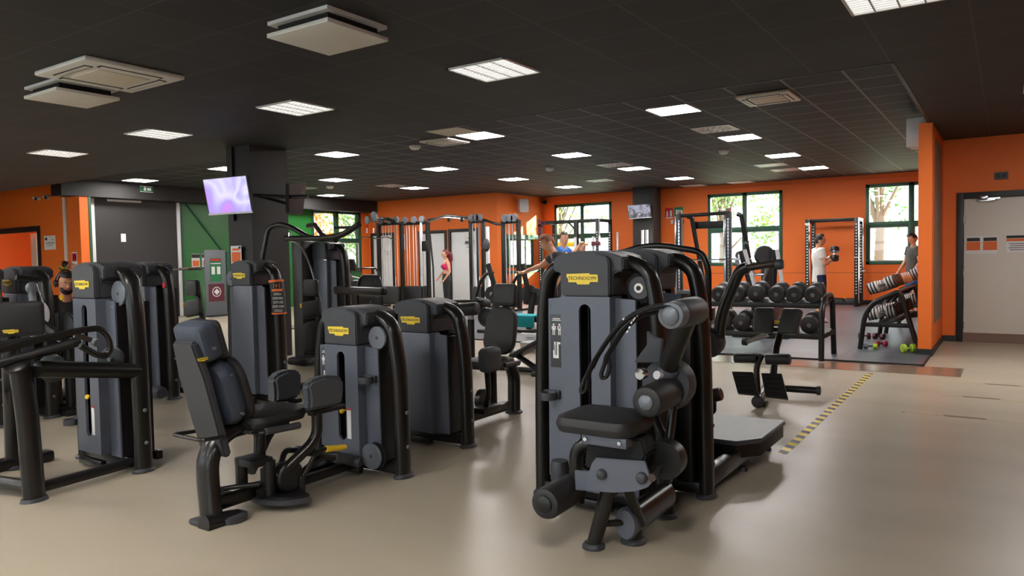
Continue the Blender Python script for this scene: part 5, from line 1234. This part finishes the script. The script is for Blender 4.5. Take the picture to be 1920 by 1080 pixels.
# woman by the cable frames
p = depth_at(836, 470, 18.7)
person('person with long red ponytail, pink crop top and black leggings', (p.x, p.y, .018), -42, 1.60,
       dict(elr=(-.26, -.02, 1.17), wrr=(-.38, -.16, .98), ell=(.22, .06, 1.15), wrl=(.20, -.10, .93)), female=True, crop=True, shirt='cloth_pink', pants='cloth_black', pants_to=2, long_hair=True, hair='hair_red', vox=.012)
# ginger man leaning forward
p = depth_at(1040, 447, 11.1)
person('person with ginger hair in dark grey t-shirt leaning forward, arm reaching left', (p.x + .12, p.y + .08, 0), -50, 1.82,
       dict(pel=(0, .10, .94), wai=(0, .05, 1.08), che=(0, -.04, 1.26), nkb=(0, -.14, 1.40), nk=(0, -.19, 1.46), hd=(0, -.25, 1.555), shl=(.175, -.12, 1.37), shr=(-.175, -.12, 1.37),
            ell=(.20, -.10, 1.10), wrl=(.20, -.20, .88), elr=(-.26, -.30, 1.22), wrr=(-.30, -.52, 1.14), hpl=(.09, .10, .91), hpr=(-.09, .10, .91)),
       shirt='cloth_grey', pants='cloth_beige', pants_to=.9, look=(35, 0, 0), hair='hair_ginger', shirt_end=.90)
# man in blue with raised arms
p = depth_at(1056, 437, 14.0)
person('person in bright blue t-shirt with raised forearms before the left window', (p.x, p.y, .018), 100, 1.84,
       dict(elr=(-.24, -.20, 1.30), wrr=(-.12, -.34, 1.50), ell=(.22, -.22, 1.26), wrl=(.10, -.36, 1.48)), shirt='cloth_blue', pants='cloth_black', pants_to=.8, look=(0, 0, -50), hair='hair_dark', grip=(1.2, 1.2))
p = depth_at(1089, 461, 16)
person('person with short fair hair, only the head showing above the grey machine', (p.x, p.y, .018), 150, 1.67, {}, shirt='cloth_grey', hair='hair_blond', vox=.014)
# seated man with headphones at left
p = depth_at(122, 508, 7.9)
zb = p.z - .86
pr = person('bearded person in dark t-shirt sitting with one hand on the head', (p.x, p.y, 0), 70, 1.75,
       dict(pel=(0, .05, .50), wai=(0, .05, .66), che=(0, .03, .87), nkb=(0, .02, 1.03), nk=(0, .0, 1.10), hd=(0, -.02, 1.215), shl=(.18, .02, 1.0), shr=(-.18, .02, 1.0),
            ell=(.42, -.02, 1.28), wrl=(.14, -.03, 1.365), elr=(-.24, -.02, .74), wrr=(-.05, -.22, .72), hpl=(.09, .03, .50), hpr=(-.09, .03, .50),
            knl=(.16, -.42, .52), knr=(-.16, -.42, .52), anl=(.16, -.42, .10), anr=(-.16, -.42, .10)), shirt='cloth_black', pants='cloth_black', pants_to=.9, beard=True, vox=.009, shirt_end=.90,
       look=(14, 0, 10), skin='skin_tan', hair='hair_dark', grip=(.5, 1.2))
hpn = mb('steel_black'); c_ = Vector((0, -.02, 1.215)); q = Euler((R_(14), 0, R_(10))).to_matrix()
hpn.tube([c_ + q @ Vector((math.cos(a) * .098, .01, .01 + math.sin(a) * .128)) for a in [PI * k / 14 for k in range(15)]], .008, 8, r2=.014, up=Y)
for sx in (-1, 1): hpn.lathe([(0, .034), (.014, .042), (.030, .036)], c_ + q @ Vector((sx * .078, .008, -.005)), q @ Vector((sx, 0, 0)), 18)
hw = Euler((0, 0, R_(70))).to_matrix(); ho = hpn.build('headphones', loc=(p.x, p.y, 0)); ho.rotation_euler = (0, 0, R_(70)); tag(ho, 'black over-ear headphones worn by the seated bearded man', 'headphones')
t = thing('machine_seat', 'black seat under the bearded man with headphones', 'bench', (p.x, p.y, 0), R_(70))
mb('upholstery').pad((0, .0, .37), .42, .42, .08, X, Y, .07).build('seat', t); mb('steel_black').ext((-.05, -.1, 0), (.05, .1, .33), .01).ext((-.3, -.3, 0), (.3, .3, .05), .01).build('base', t)
q_ = depth_at(150, 600, 7.4)
t = thing('belt_machine', 'dark machine disc with a pale rim in front of the bearded man', 'exercise machine', (q_.x - .25, q_.y, 0)); T = t.location
pc = depth_at(118, 612, 7.0) - T
mb('plate_rubber').lathe([(0, .13), (.03, .14), (.06, .13)], pc, (.6, -.8, .1), 26).use('chrome').lathe([(0, .142), (.008, .142)], pc + Vector((.01, -.01, 0)), (.6, -.8, .1), 26).build('disc', t)
mb('steel_black').tube([(pc.x, pc.y + .05, .03), (pc.x, pc.y + .05, pc.z)], .05, 12).ext((pc.x - .08, pc.y - .1, 0), (pc.x + .2, pc.y + .2, .06), .02).build('frame', t)
mb('steel_black').cyl(depth_at(113, 640, 6.9) - T, depth_at(114, 556, 6.9) - T, .008, 8).use('yellow').box(depth_at(115, 558, 6.88) - T, (.03, .02, .045), .005).build('adjuster_rod', t)

# ------------------------------------------------------------------ televisions, speakers, signs
def screen_mat(name, cols, sc_, es):
    m, n, b = nodes_mat(name, .3); tc = n.nodes.new('ShaderNodeTexCoord'); nz = n.nodes.new('ShaderNodeTexNoise'); nz.inputs['Scale'].default_value = sc_; nz.inputs['Detail'].default_value = 1.5
    nz.inputs['Distortion'].default_value = .8
    cr = n.nodes.new('ShaderNodeValToRGB'); cr.color_ramp.elements.remove(cr.color_ramp.elements[1])
    for k, c in enumerate(cols):
        e = cr.color_ramp.elements[0] if k == 0 else cr.color_ramp.elements.new(.3 + .42 * k / (len(cols) - 1)); e.position = .3 + .42 * k / (len(cols) - 1); e.color = (*lin(c), 1)
    n.links.new(tc.outputs['Object'], nz.inputs['Vector']); n.links.new(nz.outputs[0], cr.inputs[0]); n.links.new(cr.outputs[0], b.inputs['Emission Color']); b.inputs['Emission Strength'].default_value = es
    b.inputs['Base Color'].default_value = (.01, .01, .01, 1)
screen_mat('screen_violet', [(120, 110, 200), (200, 196, 226), (150, 130, 220), (196, 110, 206)], 1.6, .42)
screen_mat('screen_grey', [(60, 60, 70), (150, 150, 170), (40, 40, 48), (200, 190, 200)], 3.5, .40)
def quad_panel(name, parent, pts, th, m, off=0.):
    n_ = (pts[1] - pts[0]).cross(pts[3] - pts[0]).normalized(); b = mb(m); P_ = [p - n_ * off for p in pts]
    b.add([p for p in P_] + [p - n_ * th for p in P_], [(0, 1, 2, 3), (7, 6, 5, 4), (0, 4, 5, 1), (1, 5, 6, 2), (2, 6, 7, 3), (3, 7, 4, 0)]); return b.build(name, parent)
def tv(label, px, y, scr, dy=(0, 0, 0, 0)):
    c = [ony(a, b_, y + d) for (a, b_), d in zip(px, dy)]; o = sum(c, Vector()) / 4; t = thing('television', label, 'television', o); P_ = [p - o for p in c]   # tl, tr, br, bl
    quad_panel('casing', t, [P_[3], P_[2], P_[1], P_[0]], .045, 'steel_black', .002)
    I_ = [p * .955 for p in P_]; quad_panel('screen', t, [I_[3], I_[2], I_[1], I_[0]], .004, scr, -.003)
    if scr != 'screen_dark': quad_panel('lower_edge', t, [P_[3] * 1.0, P_[2] * 1.0, P_[2].lerp(P_[1], .05), P_[3].lerp(P_[0], .05)], .004, 'white_metal', -.004)
    return t, o
t, o = tv('tilted flat television with a violet picture left of the near column', [(379, 336), (462, 328), (474, 399), (392, 404)], 6.25, 'screen_violet')
mb('steel_black').tube([Vector((0, .06, 0)), Vector((.1, .2, .0)), Vector((-.35, .42, .0))], .03, 8).build('wall_arm', t)
t, o = tv('flat television seen edge-on from behind, right of the near black column', [(541, 344), (575, 341), (568, 403), (541, 399)], 6.95, 'screen_dark', (-.1, .25, .25, -.1))
mb('steel_black').tube([Vector((-.60, -.35, .06)), Vector((-.1, -.12, .02)), Vector((.35, -.10, .0))], .025, 8).tube([Vector((-.45, -.3, .05)), Vector((-.1, .05, -.1))], .02, 8).build('wall_arm', t)
t, o = tv('small flat television on the far black column showing an exercise scene', [(1176, 385), (1219, 382), (1222, 408), (1179, 411)], 19.95, 'screen_grey')
mb('steel_black').box((0, .12, 0), (.2, .2, .2), .02).build('wall_arm', t)
def speaker(label, c, d, rz=0.):
    t = thing('loudspeaker', label, 'loudspeaker', c, R_(rz)); mb('white_plastic').box((0, 0, 0), d, .03).build('cabinet', t); mb('white_metal').box((0, -d[1] / 2 - .004, 0), (d[0] * .84, .01, d[2] * .88), .004).build('grille', t)
    mb('steel_black').box((0, d[1] / 2 + .02, 0), (.06, .06, .1), .01).build('bracket', t); return t
c = ony(1721, 249, 12.35); speaker('white loudspeaker hanging at the top left of the orange partition', (c.x - .0, 12.35, c.z), (.26, .22, .44), -12)
speaker('white loudspeaker high on the orange wall left of the bright window', (SW + .17, 19.7, 3.02), (.32, .22, .42), 60)
def flat(name, label, cat, c, ex, w_, h, m, detail=None, group=None, th=.004):
    """thin sign; detail = list of (u, v, w, h, material) patches in sign units"""
    ex = Vector(ex).normalized(); n_ = ex.cross(Z); t = thing(name, label, cat, c, 0, group); b = mb(m)
    q = Matrix((ex, -n_, Z)).transposed()
    b.box((0, 0, 0), (w_, th, h), rot=q); b.build('sheet', t)
    if detail:
        d_ = MB()
        for u, v, a, bb, mm in detail: d_.use(mm).box(ex * (u * w_) + Z * (v * h) + n_ * (th / 2 + .0008), (a * w_, .0016, bb * h), rot=q)
        d_.build('print', t)
    return t
lines = lambda n_, m_='ink', w_=.8, v0=.0, dv=.12: [(0, v0 - k * dv, w_ - .1 * (k % 2), .035, m_) for k in range(n_)]
flat('notice', 'white and orange two-part notice on the white door, left one', 'notice', (-.33, DW + .012, 1.46), X, .40, .26, 'paper', [(-.26, .32, .42, .2, 'ink'), (.27, .32, .42, .2, 'ink'), (-.26, -.05, .44, .5, 'paper_orange'), (.27, -.05, .44, .5, 'paper_orange'), (0, .0, .04, .8, 'paper')])
flat('notice', 'white notice with dark and orange header on the white door, right one', 'notice', (.16, DW + .012, 1.47), X, .36, .25, 'paper', [(0, .40, 1, .16, 'ink'), (0, .22, 1, .16, 'paper_orange')] + lines(4, 'ink', .85, 0))
flat('emergency_lamp', 'small dark box on the orange wall above the white door', 'lamp', (-.09, DW - .02, 2.47), X, .17, .10, 'cap_grey', [(-.2, 0, .3, .5, 'ink'), (.2, 0, .3, .5, 'ink')], th=.04)
man = [(-.12, .0, .16, .5, 'paper'), (.2, .0, .3, .45, 'paper'), (-.12, .34, .12, .12, 'paper'), (.05, .1, .2, .07, 'paper')]
flat('exit_sign', 'green and white running man exit sign on the black beam', 'sign', (LW + .47, 10.35, 3.26), Y, .34, .15, 'frame_green', man + [(0, .46, 1, .06, 'paper'), (0, -.46, 1, .06, 'paper')])
ext_ = [(-.22, -.05, .2, .5, 'paper'), (.22, -.02, .25, .55, 'paper'), (0, -.42, .9, .12, 'paper')]
flat('fire_sign', 'red and white fire equipment sign on the window wall near the far column', 'sign', (-8.47, BW - .006, 2.64), X, .26, .32, 'red', ext_); 
flat('exit_sign', 'green and white exit sign on the window wall, beside the red fire sign', 'sign', (-8.17, BW - .006, 2.66), X, .28, .30, 'sign_green', [(-.2, 0, .2, .45, 'paper'), (.12, 0, .3, .4, 'paper'), (0, -.44, .9, .08, 'paper')])
flat('fire_label', 'narrow red and white label under the green exit sign', 'sign', (-8.22, BW - .006, 2.38), X, .42, .13, 'red', [(-.38, 0, .2, .9, 'paper'), (.12, .15, .6, .12, 'paper'), (.12, -.2, .5, .1, 'paper')])
flat('fire_sign', 'red and white fire sign on the orange wall near the cable duct', 'sign', (-18.19, OW - .006, 1.55), X, .25, .32, 'paper', [(0, .12, .8, .6, 'red'), (-.15, .12, .18, .35, 'paper'), (.18, .15, .2, .3, 'paper')])
flat('door_sign', 'white sign with small dark logo beside the left doorway', 'sign', (-19.35, OW - .006, 1.96), X, .56, .34, 'paper', [(-.32, .28, .2, .18, 'ink'), (.25, .2, .2, .05, 'disc_grey'), (.05, -.02, .75, .06, 'disc_grey'), (.0, -.18, .5, .04, 'disc_grey')])
flat('wall_tag', 'small white tag on the black shutter', 'sign', (LW + .056, 9.95, 2.06), Y, .12, .20, 'paper')
flat('strip_reflector', 'slim pale lamp strip at the top of the black shutter', 'lamp', (LW + .07, 10.0, 2.97), Y, .85, .05, 'white_metal', th=.03)
for y, nm in ((11.93, 'left'), (12.24, 'right')): flat('poster', 'small black, white and orange poster on the green wall, %s one of two' % nm, 'poster', (LW + .006, y, 1.44), Y, .24, .42, 'paper', [(0, .36, 1, .24, 'ink'), (0, -.12, .8, .38, 'paper_orange'), (0, -.42, 1, .14, 'ink')])
flat('poster', 'white poster with orange lower half on the near black column', 'poster', tuple(ony(443, 478, 6.655)), X, .24, .26, 'paper', [(0, .3, .7, .12, 'paper_orange'), (0, -.12, .85, .55, 'paper_orange'), (.35, .4, .2, .12, 'ink')])
dn = flat('notice', 'white sheets with print on the white door behind the cable frames, right door', 'notice', (-13.95, MW + .015, 1.72), X, .42, .36, 'paper', lines(3, 'disc_grey', .7, .3))
flat('notice', 'white sheet with a hanger drawing at the top of the rightmost white door', 'notice', (-13.95, MW + .015, 2.03), X, .42, .34, 'paper', [(0, .0, .5, .05, 'ink'), (0, .2, .06, .3, 'ink'), (0, -.3, .8, .06, 'ink')])
flat('notice', 'white printed sheet on the leftmost white door behind the cable frames', 'notice', (-17.45, MW + .015, 1.55), X, .36, .42, 'paper', lines(3, 'disc_grey', .7, .3))
flat('fire_sign', 'small red and white sign on the orange wall between the white doors', 'sign', (-16.75, MW - .006, 1.98), X, .22, .5, 'paper', [(0, .25, .7, .35, 'red'), (0, -.2, .7, .25, 'red')])
mat('poster_photo', (120, 104, 92), .5, var=.45, vscale=1.1)
flat('wall_poster', 'tall faded photo poster on the side of the orange partition', 'poster', (PX + .026, 12.1, 1.65), Y, 1.2, 2.5, 'poster_photo')
t = thing('poster_stand', 'grey display stand with a dark menu poster and a round emblem below', 'stand', (-17.25, 11.8, 0)); 
mb('disc_grey').box((0, 0, .88), (.05, .62, 1.72), .02).build('board', t); mb('steel_black').box((0, 0, .015), (.4, .6, .03), .01).build('foot', t)
mb('sign_green').box((.028, 0, 1.22), (.004, .34, .62)).use('red').box((.031, 0, 1.48), (.003, .30, .06)).use('paper').box((.031, 0, 1.38), (.003, .3, .02)).box((.031, -.08, 1.2), (.003, .10, .2)).box((.031, .08, 1.2), (.003, .10, .2)).build('menu', t)
mb('maroon').box((.028, 0, .62), (.004, .46, .46)).use('paper').lathe([(0, .13), (.003, .13)], (.031, 0, .64), X, 24).use('maroon').lathe([(0, .11), (.003, .11)], (.033, 0, .64), X, 24).use('paper').box((.037, 0, .64), (.003, .12, .12), rot=Euler((R_(45), 0, 0)).to_matrix()).build('emblem', t)
for x, nm in ((-19.72, 'left'), (-19.22, 'right')):
    t = thing('security_camera', 'white and black security camera on the orange wall at left, %s one' % nm, 'camera', (x, OW, 3.06))
    mb('white_plastic').lathe([(0, .05), (.03, .05)], (-.06, 0, 0), (0, -1, 0), 16).tube([(-.06, -.03, 0), (.0, -.10, .0)], .02, 8).box((.03, -.14, -.01), (.20, .09, .08), .02, rot=Euler((0, R_(12), R_(-15))).to_matrix()).build('body', t)
    mb('ink').lathe([(0, .036), (.03, .034)], (.10, -.165, -.03), (1, -.3, -.2), 14).build('lens', t)
tag(mb('white_plastic').box((-18.52, OW - .03, 2.25), (.10, .05, 1.5), .008).build('cable_duct'), 'white vertical cable duct on the orange wall at left', 'duct')
tag(mb('steel_black').ball((-18.50, OW - .08, 1.42), .07, 10).use('maroon').box((-18.56, OW - .06, 1.46), (.10, .08, .10), .01).build('hose_valve'), 'small dark valve below the white cable duct', 'valve')
mb_ = mb('mirror').ext((SW + .01, 18.95, .98), (SW + .02, 21.15, 1.98)); t = thing('wall_mirror', 'wide mirror with green frame on the orange side wall below the sunlit patch', 'mirror', (0, 0, 0))
mb_.build('glass', t); mb('frame_green').ext((SW, 18.9, 1.98), (SW + .04, 21.18, 2.12)).ext((SW, 18.9, .90), (SW + .04, 21.18, .98)).ext((SW, 18.9, .9), (SW + .04, 18.96, 2.1)).ext((SW, 20.0, .9), (SW + .03, 20.06, 2.1)).build('frame', t)
tag(mb('steel_black').ball((SW + .16, BW - .14, 3.2), .07, 12).box((SW + .1, BW - .08, 3.22), (.2, .12, .04), .01).build('dome_camera'), 'small dark camera in the corner by the bright left window', 'camera')
# reception beyond the left doorway
t = thing('reception_counter', 'white and glass counter seen through the left doorway', 'counter', (-22.3, 11.3, 0)); mb('white_plastic').box((0, 0, .55), (1.9, .5, 1.1), .02).build('body', t); mb('white_metal').box((0, 0, 1.42), (2.0, .3, .03)).build('shelf', t)
for x in (-.9, 0, .9): mb('chrome').cyl((x, 0, 1.1), (x, 0, 1.41), .015, 8).build('shelf_post', t)
pz = ony(20, 470, 12.5); tag(mb('lime').tube([pz + Vector((math.cos(a) * .27, -.05, math.sin(a) * .38)) for a in [2 * PI * k / 24 for k in range(25)]], .07, 10, caps=False).build('wall_ring'), 'lime green ring hanging on the orange wall seen through the left doorway', 'ring')
pz = ony(42, 474, 12.5); tag(mb('white_metal').ball(pz + Vector((0, .10, 0)), .3, 18, (.8, .35, 1.5)).build('oval_panel'), 'white oval panel on the orange wall seen through the left doorway', 'panel')
pv = ony(118, 500, 7.9); t = thing('leafy_plant', 'small dry green plant behind the head of the bearded man', 'plant', (pv.x, 7.9, 0)); lf = mb('leaf')
for k in range(40):
    a = random.uniform(0, 2 * PI); d = Vector((math.cos(a) * .8, math.sin(a) * .8, random.uniform(.6, 1.4))).normalized(); o = Vector((0, 0, 1.25)); s_ = Vector((-d.y, d.x, 0))  .normalized() * .012; e = o + d * random.uniform(.10, .22)
    lf.add([o - s_ * .4, o + s_ * .4, (o + e) / 2 + s_, e, (o + e) / 2 - s_], [(0, 1, 2, 3, 4)])
lf.build('leaves', t); mb('bark').tube([(0, 0, .3), (0, 0, 1.28)], .018, 8).build('stem', t); mb('steel_black').lathe([(0, .14), (.3, .18)], (0, 0, 0), Z, 18).build('pot', t)
# rolled mats by the window wall
for k, (x, zz) in enumerate(((-3.95, .1), (-3.55, .1))):
    tag(mb('mat_edge').roller((x - .0, 21.08, .018 + .08), (x + .36, 21.08, .018 + .08), .078, 16).build('rolled_mat'), 'dark rolled mat on the floor inside the power rack, %s one' % ('left', 'right')[k], 'mat')
# hazard tape on the floor
tag(mb('hazard').ext((-1.33, 5.28, .0), (-1.265, 9.25, .0022)).build('floor_tape'), 'yellow and black striped tape running away across the beige floor', 'tape')
for y, x0, nm in ((9.08, -.46, 'farthest'), (8.2, -.52, 'middle'), (7.18, -.75, 'nearest')):
    tag(mb('hazard_worn').ext((x0, y - .025, 0), (4.5, y + .025, .0018)).build('floor_tape'), 'worn brownish tape line on the floor at right, %s of three' % nm, 'tape')

# ------------------------------------------------------------------ outdoors
struct('ground', mb('ground_out').box((-10, 45, -.35), (120, 46, .3)).box((-52, 8, -.35), (50, 60, .3)))
def tree(x, y, h, r_, m, label, n_=2600, seed=1, tr_=.16):
    rg = random.Random(seed); t = thing('tree', label, 'tree', (x, y, -.2), 0, None)
    tk = mb('bark').tube([(0, 0, 0), (.1, .05, h * .35), (.0, .1, h * .7)], [tr_, tr_ * .8, tr_ * .4], 10)
    cs = []
    for k in range(12):
        a = rg.uniform(0, 2 * PI); rr = rg.uniform(.25, .75) * r_; z = h * rg.uniform(.30, .95); c = Vector((math.cos(a) * rr, math.sin(a) * rr, z)); cs.append((c, r_ * rg.uniform(.3, .5)))
        tk.tube([(0, .05, z * .55), c * .6 + Vector((0, 0, z * .35)), c], [tr_ * .35, tr_ * .2, .02], 6)
    tk.build('trunk', t); lf = mb(m)
    for k in range(n_):
        c, q = rg.choice(cs); d = Vector((rg.gauss(0, 1), rg.gauss(0, 1), rg.gauss(0, .8))); p = c + d.normalized() * q * rg.uniform(.3, 1.15)
        u = Vector((rg.gauss(0, 1), rg.gauss(0, 1), rg.gauss(0, 1))).normalized(); v = u.cross(Vector((rg.gauss(0, 1), rg.gauss(0, 1), rg.gauss(0, 1)))).normalized(); s_ = rg.uniform(.07, .13)
        lf.add([p - u * s_, p - v * s_ * .5, p + u * s_, p + v * s_ * .5], [(0, 1, 2, 3)])
    lf.build('foliage', t); return t
for m_ in ('leaf', 'leaf_light', 'leaf_autumn'):
    n = M[m_].node_tree; b = n.nodes['Principled BSDF']; tl = n.nodes.new('ShaderNodeBsdfTranslucent'); ms = n.nodes.new('ShaderNodeMixShader'); ms.inputs[0].default_value = .6
    n.links.new(b.inputs['Base Color'].links[0].from_socket, tl.inputs[0]); n.links.new(b.outputs[0], ms.inputs[1]); n.links.new(tl.outputs[0], ms.inputs[2]); n.links.new(ms.outputs[0], n.nodes['Material Output'].inputs[0])
tree(-9.6, 29.5, 7.5, 2.6, 'leaf_light', 'leafy green tree outside the middle window, left one', 3600, 2)
tree(-6.7, 35.2, 7.5, 2.8, 'leaf_light', 'leafy green tree outside the middle window, right one', 3600, 3)
tree(-3.9, 29.6, 7.0, 2.4, 'leaf', 'sparse tree with bare branches outside the right-hand window', 900, 4, .22)
tree(-1.0, 34.9, 7.5, 2.4, 'leaf_light', 'sparse pale tree outside the right edge of the right-hand window', 900, 5, .2)
tree(-18.0, 31.0, 7.0, 2.8, 'leaf_light', 'pale tree outside the bright left window', 1500, 6)
tree(-26.5, 21.5, 7.0, 2.6, 'leaf_autumn', 'autumn orange tree outside the window in the green wall', 3000, 8)
tree(-27.5, 27.6, 7.0, 2.6, 'leaf_light', 'green tree outside the window in the green wall', 3000, 9)
tag(mb('building').ext((-34.0, 31.5, -.2), (-30.0, 36, 7)).build('house'), 'pale building outside the window in the green wall', 'building')
